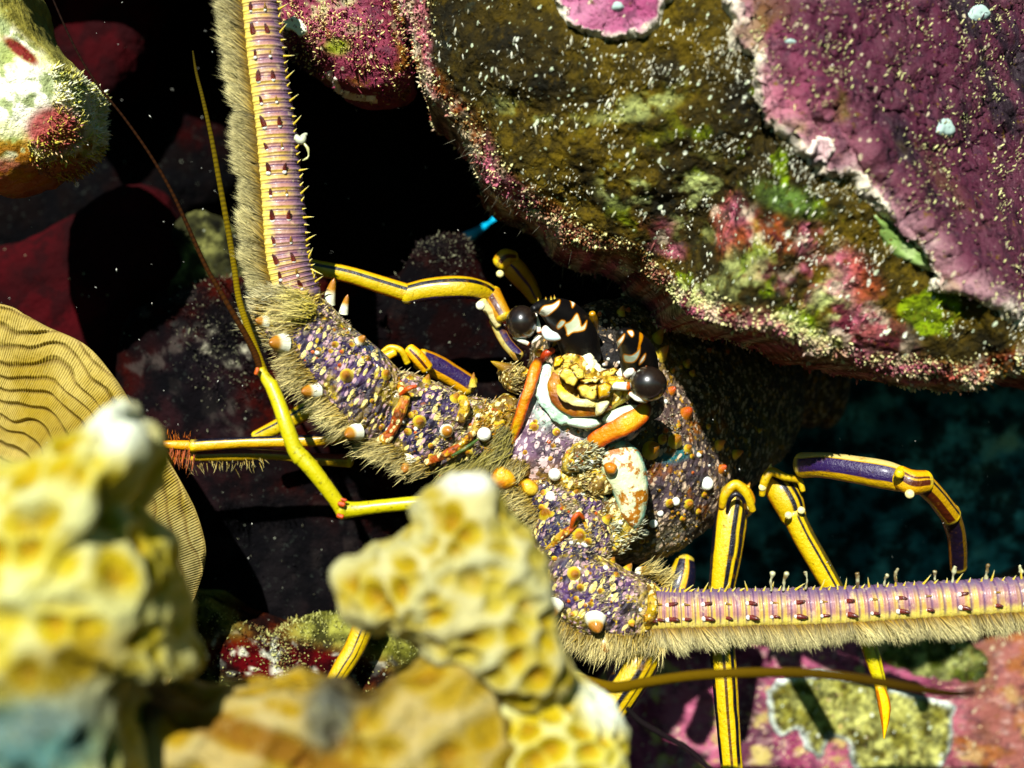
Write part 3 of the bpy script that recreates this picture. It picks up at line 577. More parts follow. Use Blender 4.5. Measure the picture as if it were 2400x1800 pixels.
# small blue streak deep in the hollow and drifting particles
me, *_ = tube([(1075, 562, 9, 3), (1090, 556, 9, 10), (1112, 547, 9, 11), (1135, 530, 9.2, 6), (1150, 520, 9.4, 3), (1168, 505, 9.6, 9)], 30, 12, .5)
link('blue_streak', me, M('blue_streak', (.02, .55, .85), .4, .5), None, 'tiny bright blue streak in the black hollow above the yellow legs', 'fish')  # blue streak of unknown nature, modelled as a short tapered tube
r = np.random.default_rng(3); n = 420
q = np.array([P(x, y, z) for x, y, z in zip(r.uniform(0, 2400, n), r.uniform(0, 1400, n), r.uniform(-3.2, 6, n))]); sz = r.uniform(.006, .018, (n, 1)); dr = np.array([.35, 0, -.9]) + .4 * r.normal(size=(n, 3))
pv = np.stack([q + dr * sz * 3, q + np.array([1, 0, 0]) * sz, q - np.array([1, 0, .3]) * sz, q + np.array([0, 1, 0]) * sz, q - dr * sz], 1).reshape(-1, 3); b_ = np.arange(n)[:, None] * 5
me, *_ = build(pv, np.concatenate([b_ + np.array([t]) for t in [(0, 1, 2), (0, 2, 3), (0, 3, 1), (4, 2, 1), (4, 3, 2), (4, 1, 3)]]))
link('drifting_particles', me, M('plankton', (.5, .5, .45), .6), None, 'fine pale particles drifting in the water', 'particles', kind='stuff')
# ================================================================= THE SPINY LOBSTER
lob = empty('spiny_lobster', P(1400, 1100, 1.5), 'spotted spiny lobster with striped yellow legs and two thick bristly antennae sheltering under the boulder', 'lobster')
FL = ('spot', 7, .74, .84, (.72, .62, .50), .9, (1, 1, .45), -28)
m_shell = M('carapace_shell', None, .6, .35, ov=[('noise', 2.5, .5, .65, (.012, .012, .010), .55), ('spot', 9, .60, .70, (.62, .50, .38), .9, (1, 1, .55), -30), ('noise', 3.2, .50, .60, (.020, .016, .016), .75), ('noise', 5, .58, .66, (.52, .32, .05), .75)], bump=[('noise', 4, .12), ('spot', 6, .09, (1, 1, .5), -30), ('noise', 13, .05)])
m_mosaic = M('mosaic_shell', None, .5, .45, ov=[('noise', 3, .45, .6, (.05, .035, .045), .75), ('spot', 9, .50, .60, (.72, .58, .56), .85, (1, 1, .55), -30), ('spot', 3, .98, 1.04, (.55, .34, .02), .8), ('edge', 8, .0, .0, (0, 0, 0), 0)], bump=[('spot', 5.5, .045, (1, 1, .55), -30), ('noise', 7, .03)], coat=.2)
m_purple = M('peduncle_shell', None, .5, .45, ov=[('noise', 2, .42, .60, (.010, .010, .020), .85), ('noise', 1.3, .52, .66, (.34, .26, .07), .55), ('spot', 9, .62, .70, (.50, .36, .38), .9, (1, 1, .5), -33), ('spot', 7.5, .66, .73, (.84, .72, .36), .97, (1.0, 1, .45), -33), ('noise', 1.1, .54, .62, (.42, .33, .06), .55), ('noise', 2.6, .54, .62, (.030, .022, .055), .85), ('noise', 6, .60, .66, (.66, .50, .10), .8), ('noise', 4, .64, .70, (.30, .10, .02), .7)], bump=[('spot', 7.5, .10, (1, 1, .5), -33), ('noise', 8, .05)], coat=.1)
m_leg = M('leg_shell', None, .42, .45, ov=[('noise', 4, .56, .70, (.40, .20, .01), .35), ('noise', 11, .60, .70, (.06, .04, .015), .5)], bump=[('noise', 6, .03), ('noise', 16, .015)], coat=.2)
m_whip = M('whip_shell', None, .8, .05, bump=[('noise', 9, .02)])
m_flag = M('antenna_shell', None, .45, .4, ov=[('noise', 6, .54, .7, (.80, .70, .42), .4), ('noise', 14, .6, .7, (.12, .07, .07), .5)], bump=[('noise', 10, .02)], coat=.15)
m_hair = M('hair', None, .6, .3)
m_spine = M('spine_shell', None, .35, .5, bump=[('noise', 8, .01)], coat=.3)
m_smooth = M('smooth_shell', None, .42, .45, ov=[('noise', 4, .55, .7, (.5, .3, .06), .35), ('noise', 12, .62, .7, (.2, .1, .03), .5)], bump=[('noise', 5, .05), ('noise', 14, .02)], coat=.15)
m_horn = M('horn_shell', None, .45, .3, bump=[('noise', 7, .02)], coat=.08)
m_eye = M('eye_surface', (.014, .010, .009), .30, .6, ov=[('noise', 1.2, .40, .60, (.026, .018, .014), .9), ('noise', 12, .5, .7, (.04, .03, .022), .5)], coat=1.0)
m_eye.node_tree.nodes['Principled BSDF'].inputs['Coat Roughness'].default_value = .12
m_antl = M('antennule_shell', None, .4, .4, ov=[('noise', 8, .56, .68, (.10, .09, .01), .6)], bump=[('noise', 9, .02)], coat=.2)
m_mottle = M('mottled_plate', None, .45, .4, ov=[('noise', 3.2, .50, .58, (.34, .13, .012), .9), ('noise', 5, .60, .66, (.80, .80, .62), .8)], bump=[('noise', 4, .07)], coat=.25)
m_gold = M('tan_membrane', None, .55, .4, ov=[('noise', 4, .48, .6, (.10, .05, .012), .8), ('noise', 3, .56, .64, (.70, .50, .06), .8), ('spot', 8, .62, .70, (.85, .76, .44), .95, (1, 1, .5), -30), ('noise', 7, .62, .68, (.38, .06, .008), .7), ('noise', 6, .62, .68, (.30, .08, .02), .6)], bump=[('noise', 4, .14), ('spot', 6, .09, (1, 1, .5), -30)], coat=.05)
YEL = C(.58, .43, .020); ORG = C(.55, .20, .004); NAVY = C(.004, .003, .014); VIO = C(.040, .022, .085); BRN = C(.10, .022, .004)

# ---- carapace and tail
def c_cara(V, N, g):
    px, py = topx(V); a = fbm(V, .8, 4, 201)
    c = mx(C(.10, .08, .04), C(.20, .15, .06), sm(a, -.3, .4))
    c = mx(c, C(.09, .065, .075), ell(px, py, 1590, 1130, 110, 110, 0, .5)); c = mx(c, C(.14, .10, .09), ell(px, py, 1575, 960, 50, 110, -15, .5))
    c = mx(c, C(.30, .22, .08), ell(px, py, 1560, 820, 40, 70, -20, .6) * .8); c = mx(c, C(.03, .18, .19), ell(px, py, 1585, 1065, 40, 16, -15, .5) * .9)
    c = mx(c, C(.35, .13, .01), sm(fbm(V, 2, 3, 204), .18, .35) * ell(px, py, 1650, 1120, 130, 160, 0, .4) * .9)
    c = mx(c, C(.012, .010, .009), ell(px, py, 1400, 790, 110, 80, 25, .4) * .9)
    return mx(c, C(.16, .15, .10), ell(px, py, 1600, 1300, 160, 70, -15, .4))
cara, CV, CN, Cg = blob('carapace', [(1240, 830, .2), (1290, 760, .3), (1380, 712, .6), (1440, 700, 1), (1520, 688, 2), (1600, 690, 3), (1700, 720, 3.6), (1800, 780, 4.2), (1870, 850, 4.6), (1880, 950, 4.6), (1850, 1040, 4), (1790, 1110, 3), (1720, 1180, 2), (1640, 1250, 1.4), (1560, 1300, 1), (1470, 1320, .8), (1380, 1290, .4), (1300, 1200, 0), (1240, 1050, 0)],
    (1560, 1000, .9), 1.5, 2.0, m_shell, lob, 520, 190, .85, disp=lambda V, N, g: .12 * fbm(V, .8, 4, 202) + .05 * fbm(V, 3, 3, 203), colf=c_cara)
cbv = bvh_of([cara])
tufts('shell_bumps', CV, CN, None, 1800, (Cg.d > .05) * (.25 + sm(fbm(CV, 1, 3, 7), -.1, .3)), m_spine, cara, (.03, .07), .028, (0, -.6, .2), bright=(.30, .26, .18), seed=21)
for k, (x, y, rx, ry, Y) in enumerate([(1850, 850, 75, 150, 5.2), (1895, 870, 65, 135, 6.2), (1935, 885, 55, 120, 7.2)]):
    blob('tail_segment', [(x + rx * math.cos(a), y + ry * math.sin(a)) for a in np.linspace(0, 2 * PI, 16, endpoint=False)], (x, y, Y), .9, .9, m_shell, lob, 120, 50, .9,
         disp=lambda V, N, g: .04 * fbm(V, 1.5, 3, 5), colf=lambda V, N, g: mx(C(.10, .07, .03), C(.20, .14, .05), sm(np.sin(V[:, 0] * 9), .3, .9)))

# ---- spines: one mesh per kind, each spine an object
def cone_mesh(cols, blunt=.12, curve=.15, n=14, m=9, fat=1.0):
    """unit spine along +Z with radius 1 at the base; cols = [(t, colour)...]"""
    t = np.linspace(0, 1, m); V = []
    ts = np.array([c[0] for c in cols]); cc = np.array([c[1] for c in cols])
    for ti in t:
        rr = (1 - ti) ** fat * (1 - blunt) + blunt * math.sqrt(max(1 - ti ** 4, 0)); rr = max(rr, .01) if ti < 1 else .01
        for a in np.linspace(0, 2 * PI, n, endpoint=False): V.append((rr * math.cos(a) + curve * ti * ti * 2.0, rr * math.sin(a), ti))
    V = np.array(V); colr = np.stack([np.interp(V[:, 2], ts, cc[:, k]) for k in range(3)], -1)
    me, _, _ = build(V / S, grid_faces(m, n), None, lambda *_: colr, None, ref=np.repeat(np.stack([np.zeros(m), np.zeros(m), t], -1), n, 0) / S)
    return me
W_, CR, OC = (.86, .86, .70), (.72, .60, .22), (.52, .26, .015)
SP = {'tan': cone_mesh([(0, CR), (.5, (.66, .52, .12)), (.62, OC), (1, (.30, .12, .01))], .25),
      'white': cone_mesh([(0, (.85, .86, .70)), (.45, W_), (.55, OC), (1, (.40, .16, .01))], .45),
      'orange': cone_mesh([(0, (.50, .28, .02)), (.4, (.62, .22, .01)), (1, (.55, .08, .005))], .5),
      'red': cone_mesh([(0, (.24, .025, .004)), (.6, (.13, .010, .003)), (1, (.04, .006, .004))], .6, .3),
      'yellow': cone_mesh([(0, (.66, .5, .1)), (.5, (.75, .62, .2)), (1, (.85, .82, .5))], .12, .4),
      'knob': cone_mesh([(0, (.70, .74, .66)), (1, (.86, .88, .80))], .9, 0, fat=.5),
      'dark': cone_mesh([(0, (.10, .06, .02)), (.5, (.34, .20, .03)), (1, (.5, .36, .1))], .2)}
for k_, me_ in SP.items(): me_.name = 'spine'; me_.materials.append(m_spine)
def spine(kind, base, d, r_px, l_px, parent, roll=0, name='spine', Yk=1.0):
    o = bpy.data.objects.new(name, SP[kind]); col.objects.link(o); o.parent = parent; o.matrix_parent_inverse = Matrix.Translation(-parent_loc(parent))
    q = Vector(d).normalized().to_track_quat('Z', 'Y').to_matrix().to_4x4()
    # basis directly: the parent inverse cancels the parent's place
    L = Matrix.Translation(Vector(tuple(np.array(base) * S))) @ q @ Matrix.Rotation(roll, 4, 'Z') @ Matrix.Diagonal((r_px / 100 * S, r_px / 100 * S, l_px / 100 * S, 1))
    o.matrix_basis = L
    return o
def spine_on(kind, px, py, bvh, r_, l_, parent, dirn=None, mixn=.5, **kw):
    h, n, _, _ = cast(bvh, px, py)
    if h is None: return
    if n.y > 0: n = -n
    d = Vector(n) if dirn is None else (Vector(n) * mixn + Vector(dirn) * (1 - mixn))
    return spine(kind, np.array(h) - np.array(Vector(n)) * .03, d, r_, l_, parent, **kw)
up = (-.25, -.75, .45)
for kd, x, y, r_, l_ in [('tan', 1538, 738, 16, 42), ('tan', 1620, 776, 17, 45), ('tan', 1540, 795, 16, 50), ('tan', 1548, 835, 17, 50), ('tan', 1455, 735, 12, 30), ('orange', 1472, 728, 8, 14), ('orange', 1405, 738, 7, 14), ('orange', 1662, 822, 8, 14), ('orange', 1705, 826, 7, 12), ('tan', 1608, 855, 12, 28), ('tan', 1622, 876, 9, 20),
        ('orange', 1574, 917, 12, 20), ('orange', 1608, 970, 17, 32), ('tan', 1552, 1030, 13, 26), ('tan', 1582, 1034, 19, 40), ('tan', 1612, 1052, 12, 24), ('tan', 1525, 1055, 24, 50), ('tan', 1640, 1064, 8, 20), ('tan', 1622, 1070, 7, 18), ('tan', 1684, 1044, 14, 40), ('tan', 1723, 1066, 13, 38), ('orange', 1690, 1100, 12, 24),
        ('knob', 1657, 1134, 17, 15), ('knob', 1584, 1176, 11, 12), ('tan', 1570, 1180, 12, 24), ('tan', 1614, 1182, 14, 26), ('knob', 1548, 1204, 8, 8), ('knob', 1532, 1228, 11, 11), ('tan', 1510, 1212, 9, 20), ('knob', 1513, 1250, 9, 9), ('tan', 1505, 1268, 9, 14), ('tan', 1600, 1216, 9, 20), ('tan', 1636, 1200, 9, 20), ('tan', 1780, 1010, 7, 18), ('tan', 1760, 960, 5, 12), ('tan', 1590, 1000, 8, 16), ('tan', 1660, 1000, 8, 16), ('tan', 1575, 870, 9, 20), ('orange', 1560, 1010, 8, 14), ('tan', 1458, 1178, 12, 22), ('tan', 1650, 1160, 9, 18)]:
    spine_on(kd, x, y, cbv, r_, l_, cara, up)
r = np.random.default_rng(5)
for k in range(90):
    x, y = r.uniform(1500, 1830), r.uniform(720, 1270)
    lit = 1 if x < 1600 or y > 1000 else 0  # outside this zone only dark spines, shade put into their colour
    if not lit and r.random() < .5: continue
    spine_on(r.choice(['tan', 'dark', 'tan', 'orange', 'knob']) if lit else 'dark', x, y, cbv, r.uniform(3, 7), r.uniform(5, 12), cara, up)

# ---- face
def c_face(V, N, g):
    px, py = topx(V); a = fbm(V, 1.2, 4, 211)
    c = mx(C(.19, .12, .17), C(.28, .20, .22), sm(a, -.3, .3)); c = mx(c, C(.42, .56, .46), ell(px, py, 1350, 985, 130, 34, 25, .7) * .8)
    c = mx(c, C(.38, .26, .05), sm(py, 1060, 1120) * .7); return mx(c, C(.40, .52, .42), ell(px, py, 1278, 930, 26, 70, 0, .4))
face, FV, FN, Fg = blob('face_plate', [(1235, 880), (1262, 850), (1290, 870), (1310, 930), (1370, 970), (1450, 985), (1500, 1000), (1480, 1030), (1400, 1060), (1350, 1100), (1300, 1125), (1240, 1130), (1180, 1115), (1165, 1060), (1195, 1000), (1215, 940)],
    (1290, 1040, -1.4), .5, 1.4, m_mosaic, lob, 260, 90, .8, disp=lambda V, N, g: .06 * fbm(V, 1.5, 4, 212) + .02 * fbm(V, 5, 2, 2), colf=c_face)
fbv = bvh_of([face])
for x, y, r_ in [(1251, 1000, 13), (1304, 1013, 11), (1330, 1008, 8), (1230, 1060, 8), (1290, 1075, 8), (1345, 1045, 7)]: spine_on('tan', x, y, fbv, r_, r_ * .9, face)
MINTC = C(.62, .78, .66)
def solid(c, c2=None, s=2.0, lo=-.2, hi=.3, seed=0):
    return lambda V, N, g: mx(c, c2 if c2 is not None else c * .75, sm(fbm(V, s, 3, seed), lo, hi))
sd = lambda a=.03, s=2.5: (lambda V, N, g: a * fbm(V, s, 3, 77))
m_mint = M('mint_shell', None, .5, .4, ov=[('noise', 4, .5, .6, (.80, .86, .72), .7), ('spot', 6, .84, .92, (.30, .34, .30), .8, (1, 1, .5), -30)], bump=[('noise', 5, .10)])
tb('mint_rim', [(1284, 868, -1.75, 12), (1275, 905, -1.9, 15), (1282, 945, -2, 16), (1312, 972, -2.05, 18), (1360, 988, -2.0, 17), (1420, 996, -1.9, 16), (1468, 985, -1.8, 14)], m_mint, lob, nl=110, na=30, k=.4, disp=lambda V, N, g: .16 * fbm(V, 3, 4, 7), colf=solid(MINTC, C(.45, .60, .46)))
blob('mint_lobe', [(1410, 985), (1430, 965), (1470, 950), (1500, 952), (1496, 972), (1470, 985), (1440, 1000)], (1455, 975, -2.05), .25, .2, m_smooth, lob, 80, 30, colf=solid(C(.74, .82, .66), C(.60, .72, .58)))
blob('mint_lobe', [(1330, 995), (1345, 978), (1385, 980), (1410, 992), (1380, 1006)], (1368, 992, -2.1), .2, .2, m_smooth, lob, 80, 30, colf=solid(C(.68, .80, .66)))
tb('mouth_cup', [(1312, 866, -2.0, 16), (1300, 900, -2.1, 17), (1310, 930, -2.15, 20), (1337, 952, -2.2, 21), (1370, 962, -2.3, 17), (1400, 960, -2.2, 15), (1428, 948, -2.1, 11)], m_smooth, lob, nl=70, na=24, k=.5, disp=sd(.06), colf=lambda V, N, g: mx(C(.26, .08, .006), C(.46, .22, .012), sm(fbm(V, 3, 3, 4), -.3, .3)))
tb('cup_lining', [(1310, 905, -2.35, 9), (1322, 925, -2.48, 13), (1348, 940, -2.5, 12), (1382, 947, -2.5, 10), (1400, 948, -2.35, 4)], m_smooth, lob, nl=50, na=16, k=.5, disp=sd(.07, 3), colf=solid(C(.85, .76, .40), C(.70, .52, .14)))
blob('cup_lining', [(1398, 948), (1415, 940), (1428, 942), (1420, 958), (1408, 972), (1396, 972)], (1410, 956, -2.4), .2, .2, m_smooth, lob, 60, 26, colf=solid(C(.80, .78, .48)))
AB = []
blob('mouth_field', [(1296, 862), (1320, 835), (1350, 830), (1400, 862), (1450, 880), (1480, 900), (1478, 930), (1450, 955), (1400, 975), (1350, 965), (1310, 935), (1294, 900)], (1385, 905, -1.9), .28, .5, m_gold, lob, 140, 50, .6, disp=lambda V, N, g: .10 * fbm(V, 3, 4, 5),
     colf=solid(C(.42, .26, .03), C(.72, .58, .22), 3))
for o_, c_, Y_ in [([(1310, 880), (1325, 862), (1338, 868), (1352, 890), (1345, 905), (1325, 902)], C(.85, .76, .36), -2.4), ([(1336, 860), (1350, 852), (1366, 872), (1368, 886), (1355, 888)], C(.84, .76, .36), -2.35),
                   ([(1362, 892), (1385, 884), (1410, 886), (1396, 898), (1372, 900)], C(.84, .78, .40), -2.4), ([(1355, 910), (1370, 900), (1400, 902), (1396, 925), (1388, 933), (1365, 925)], C(.83, .74, .36), -2.45),
                   ([(1400, 905), (1418, 896), (1430, 905), (1425, 925), (1405, 932)], C(.70, .48, .08), -2.4), ([(1300, 840), (1315, 830), (1325, 842), (1312, 858), (1298, 860)], C(.82, .62, .12), -2.1),
                   ([(1425, 895), (1445, 890), (1475, 900), (1470, 912), (1435, 910)], C(.78, .66, .22), -2.2), ([(1410, 870), (1440, 860), (1450, 868), (1430, 884), (1405, 886)], C(.74, .66, .30), -2.0)]:
    cx = sum(q[0] for q in o_) / len(o_); cy = sum(q[1] for q in o_) / len(o_)
    ab = blob('antennule_base', o_, (cx, cy, Y_), .12, .35, m_smooth, lob, 90, 30, .5, smooth=False, disp=sd(.09, 3.5), colf=(lambda cc: lambda V, N, g: mx(C(.22, .10, .008), cc * C(.92, .84, .62), sm(1 - g.s, .03, .20) * (g.d > 0)))(c_)); AB.append(ab)
tb('cream_bar', [(1338, 815, -1.7, 18), (1358, 832, -1.95, 21), (1380, 858, -2.0, 17), (1405, 874, -1.9, 12), (1440, 880, -1.7, 9), (1462, 866, -1.5, 6)], m_smooth, lob, nl=70, na=24, k=.6, disp=lambda V, N, g: .16 * fbm(V, 4, 4, 3), colf=solid(C(.88, .86, .66), C(.76, .74, .5), 3))
tb('face_hollow', [(1300, 800, -1, 30), (1350, 800, -.9, 36), (1410, 825, -.9, 36), (1450, 850, -1, 30)], m_shell, lob, nl=40, na=20, k=.8, disp=sd(.05), colf=lambda V, N, g: np.tile(C(.010, .008, .007), (len(V), 1)))  # solid near-black tube, its colour standing in for a shaded recess
for x, y, Y in [(1400, 842, -1.5), (1415, 855, -1.6), (1425, 842, -1.5), (1390, 832, -1.5), (1440, 866, -1.6), (1405, 862, -1.75), (1450, 850, -1.4)]: spine('knob', P(x, y, Y), (.1, -1, .1), 4, 8, lob, name='tubercle')
# orange joint bars
orange = lambda V, N, g: mx(mx(mx(C(.62, .28, .010), C(.66, .42, .03), sm(fbm(V, 2, 3, 4), -.1, .3)), C(.52, .09, .003), sm(np.abs(g.ca + .1), .35, .95)), C(.10, .02, .005), sm(g.t, .90, 1))  # redder flanks and dark end paint shading onto the orange
tb('orange_bar', [(1196, 1035, -1.7, 12), (1214, 990, -1.95, 12), (1228, 945, -2.1, 13), (1242, 905, -2.1, 15), (1252, 870, -2.0, 14), (1262, 845, -1.8, 10)], m_smooth, lob, nl=60, na=24, k=.55, disp=lambda V, N, g: .07 * fbm(V, 2.2, 3, 9), colf=orange)
tb('orange_bar', [(1388, 1050, -1.8, 16), (1400, 1030, -2.05, 22), (1430, 1012, -2.2, 25), (1468, 995, -2.25, 25), (1500, 972, -2.2, 21), (1520, 950, -2.0, 15)], m_smooth, lob, nl=60, na=26, k=.5, disp=lambda V, N, g: .09 * fbm(V, 2.0, 3, 19), colf=orange)
# mottled round plate and tan pieces below the right bar
blob('round_plate', [(1400, 1075), (1420, 1045), (1455, 1030), (1490, 1050), (1512, 1095), (1518, 1150), (1512, 1200), (1490, 1240), (1460, 1220), (1440, 1170), (1415, 1120)], (1465, 1130, -1.6), .45, .6, m_mottle, lob, 160, 60, .75, disp=sd(.06, 2),
     colf=lambda V, N, g: mx(C(.62, .66, .46), C(.20, .42, .36), sm(g.s, .82, .95)))
tan = solid(C(.20, .13, .03), C(.48, .38, .12), 3)
JT = []
for o_, c in [([(1170, 855), (1210, 862), (1245, 872), (1240, 900), (1200, 910), (1180, 895)], (1205, 885, -1.4)), ([(1105, 985), (1150, 940), (1200, 930), (1215, 960), (1190, 1020), (1165, 1080), (1125, 1080), (1095, 1040)], (1150, 1010, -1.5)),
              ([(1320, 1060), (1350, 1030), (1395, 1035), (1405, 1075), (1370, 1100), (1320, 1110)], (1362, 1070, -1.75)), ([(1290, 1110), (1350, 1095), (1420, 1105), (1440, 1140), (1400, 1165), (1330, 1170), (1280, 1150)], (1360, 1135, -1.6)),
              ([(1150, 1100), (1210, 1095), (1280, 1120), (1300, 1180), (1270, 1230), (1200, 1200), (1160, 1150)], (1225, 1150, -1.3)), ([(1400, 1200), (1440, 1160), (1490, 1180), (1500, 1230), (1460, 1300), (1400, 1290), (1380, 1240)], (1440, 1235, -1.4)),
              ([(1240, 1120), (1300, 1150), (1330, 1200), (1290, 1250), (1230, 1230), (1210, 1170)], (1265, 1190, -1.1))]:
    jt = blob('tan_joint', o_, c, .42, .8, m_gold, lob, 120, 44, .7, disp=lambda V, N, g: .14 * fbm(V, 2.2, 4, 77) + .06 * fbm(V, 6, 3, 78), colf=tan); JT.append(jt)
blob('orange_knob', [(1150, 1110), (1175, 1090), (1205, 1110), (1208, 1135), (1180, 1148), (1155, 1140)], (1180, 1118, -1.85), .3, .3, m_smooth, lob, 60, 26, colf=solid(C(.52, .20, .01), C(.7, .42, .06), 4))
blob('orange_knob', [(1218, 1130), (1240, 1122), (1262, 1140), (1255, 1160), (1230, 1160)], (1240, 1142, -1.75), .25, .3, m_smooth, lob, 60, 26, colf=solid(C(.52, .20, .01), C(.66, .5, .15), 4))
blob('orange_knob', [(1415, 1090), (1430, 1083), (1446, 1092), (1440, 1110), (1422, 1108)], (1431, 1097, -2.1), .2, .2, m_smooth, lob, 50, 22, colf=solid(C(.60, .22, .005)))
for x, y, r_, Y in [(1135, 1018, 17, -2.05), (1300, 1112, 15, -2.0), (1292, 1165, 15, -1.9), (1120, 975, 6, -1.9)]:
    me = blob('white_knob', [(x + r_ * math.cos(a), y + r_ * math.sin(a)) for a in np.linspace(0, 2 * PI, 12, endpoint=False)], (x, y, Y), r_ / 100, r_ / 100, m_smooth, lob, 32, 18, 1.0, colf=lambda V, N, g: np.tile(C(.88, .88, .76), (len(V), 1)))

# ---- eyes on their stalks, black and white horns
def eye(x, y, Y, rx, ry, stalk):
    e, *_ = blob('eye', [(x + rx * math.cos(a), y + ry * math.sin(a)) for a in np.linspace(0, 2 * PI, 20, endpoint=False)], (x, y, Y), .40, .38, m_eye, lob, 96, 48, 1.0)
    for pts in stalk: tb('eye_stalk', pts, m_horn, e, nl=30, na=14, k=.8, colf=lambda V, N, g: mx(C(.88, .88, .76), C(.55, .14, .01), sm(np.abs(g.t - .5), .42, .5)))
    return e
eye(1223, 755, -2.3, 37, 40, [[(1253, 735, -2.2, 5), (1258, 755, -2.35, 7), (1264, 778, -2.3, 6)], [(1205, 788, -2.2, 6), (1222, 797, -2.35, 7), (1238, 806, -2.3, 5)], [(1246, 804, -2.2, 4), (1258, 795, -2.3, 4), (1268, 786, -2.2, 4)]])
eye(1519, 900, -2.6, 44, 42, [[(1466, 880, -2.5, 8), (1476, 872, -2.6, 9), (1484, 868, -2.55, 6)], [(1484, 882, -2.6, 5), (1500, 872, -2.75, 5), (1516, 862, -2.6, 5)], [(1476, 922, -2.5, 5), (1495, 934, -2.7, 7), (1516, 940, -2.6, 5)], [(1425, 905, -2.1, 8), (1450, 905, -2.4, 9), (1472, 905, -2.5, 10)]])
blob('pale_plate', [(1268, 775), (1278, 762), (1295, 775), (1308, 782), (1315, 795), (1300, 800), (1278, 796)], (1290, 784, -2.3), .12, .3, m_horn, lob, 70, 26, .8, colf=lambda V, N, g: mx(C(.66, .76, .76), C(.55, .2, .02), (1 - sm(1 - g.s, .03, .10)) * .6))
def horn(pts, patches, **kw):
    def cf(V, N, g):
        px, py = topx(V); c = np.tile(C(.006, .005, .005), (len(V), 1)); fr = (N[:, 1] < .3)
        for pl, c_ in patches:
            d = sdf(px, py, catmull(pl, 50, True)); c = mx(c, C(.60, .24, .012), sm(d, -1.5, .5) * fr); c = mx(c, np.array(c_), sm(d, .8, 3.2) * fr)
        return c
    return tb('horn', pts, m_horn, lob, nl=200, na=120, k=1.0, colf=cf)[0]
WH, GR = C(.90, .90, .76), C(.62, .70, .58)
horn([(1365, 835, -1.5, 46), (1352, 790, -1.8, 48), (1328, 752, -2.0, 46), (1300, 730, -2.3, 34), (1272, 720, -2.6, 19), (1250, 724, -2.8, 9)],
     [([(1262, 738), (1272, 718), (1295, 712), (1312, 702), (1310, 716), (1295, 732), (1280, 742)], WH), ([(1333, 698), (1346, 700), (1348, 712), (1341, 722), (1338, 710)], WH),
      ([(1322, 760), (1337, 752), (1352, 734), (1360, 750), (1364, 764), (1376, 750), (1372, 772), (1356, 778), (1342, 780), (1330, 788), (1326, 772)], C(.60, .64, .48)), ([(1304, 764), (1315, 750), (1326, 754), (1318, 766), (1308, 772)], GR)])
horn([(1500, 866, -1.7, 44), (1496, 840, -2.0, 44), (1488, 818, -2.3, 40), (1474, 798, -2.6, 30), (1462, 786, -2.8, 20), (1455, 780, -2.9, 10)],
     [([(1426, 822), (1440, 806), (1455, 790), (1464, 782), (1462, 796), (1452, 812), (1440, 832), (1430, 834)], WH), ([(1470, 776), (1482, 774), (1486, 784), (1480, 790)], WH), ([(1500, 778), (1507, 788), (1502, 806), (1494, 822), (1498, 800)], C(.62, .34, .05)),
      ([(1462, 830), (1480, 832), (1496, 820), (1500, 806), (1500, 828), (1488, 848), (1468, 850), (1461, 842)], GR), ([(1510, 830), (1514, 830), (1510, 845), (1498, 856), (1500, 844)], WH)])
tb('cheek_horn', [(1390, 780, -1.2, 12), (1392, 755, -1.8, 11), (1388, 735, -2.1, 8)], m_spine, lob, nl=24, na=14, colf=lambda V, N, g: mx(C(.75, .72, .5), C(.48, .26, .01), sm(g.t, .2, .4)))
tb('red_stub', [(1268, 842, -1.6, 10), (1280, 830, -1.9, 10), (1296, 820, -1.9, 7)], m_smooth, lob, nl=20, na=12, colf=solid(C(.45, .06, .01)))
spine('tan', P(1262, 826, -1.8), (-.2, -1, .3), 10, 14, lob); spine('dark', P(1200, 870, -1.6), (-1, -.3, .45), 16, 55, lob); spine('dark', P(1215, 840, -1.4), (-.8, -.3, .6), 10, 26, lob)
for i, x in enumerate((1262, 1280, 1292, 1300)): spine('tan', P(x, 706 - i * 2, -2.6), (-.2, -.4, 1), 2.5, 9, lob, name='bristle')

# ---- antenna bases (three segments each)
def seg(out, c, seed, tf=.85, name='antenna_segment', dark=()):
    def cf(V, N, g):
        px, py = topx(V); a = fbm(V, .9, 4, seed)
        cc = mx(C(.045, .034, .10), C(.14, .085, .17), sm(a, -.3, .4)); cc = mx(cc, C(.40, .30, .10), sm(g.s, .78, .97) * .75)
        for q in dark: cc = mx(cc, C(*q[5]), ell(px, py, *q[:5], .5))
        return cc
    return blob(name, out, c, tf, 1.1, m_purple, lob, 300, 100, .85, disp=lambda V, N, g: .05 * fbm(V, 1.5, 4, seed + 1) + .02 * fbm(V, 5, 2, 4), colf=cf)
L3 = seg([(600, 700), (640, 655), (700, 660), (760, 700), (830, 770), (900, 830), (940, 880), (930, 950), (900, 1030), (860, 1045), (820, 1020), (760, 950), (690, 870), (630, 800), (600, 750)], (760, 830, -1.8), 301,
         dark=[(880, 960, 60, 60, 0, (.09, .06, .05)), (870, 800, 60, 26, 40, (.07, .09, .14)), (640, 690, 60, 60, 0, (.45, .36, .10))])
L2 = seg([(870, 900), (940, 870), (1010, 890), (1075, 920), (1110, 960), (1090, 1020), (1040, 1080), (980, 1110), (920, 1090), (870, 1060), (860, 980)], (980, 985, -1.5), 311, .7)
L1 = seg([(1050, 960), (1110, 930), (1170, 950), (1190, 1000), (1160, 1080), (1100, 1130), (1040, 1130), (1010, 1090), (1020, 1020)], (1100, 1030, -1.3), 321, .6, dark=[(1100, 1030, 100, 90, 0, (.34, .24, .10))])
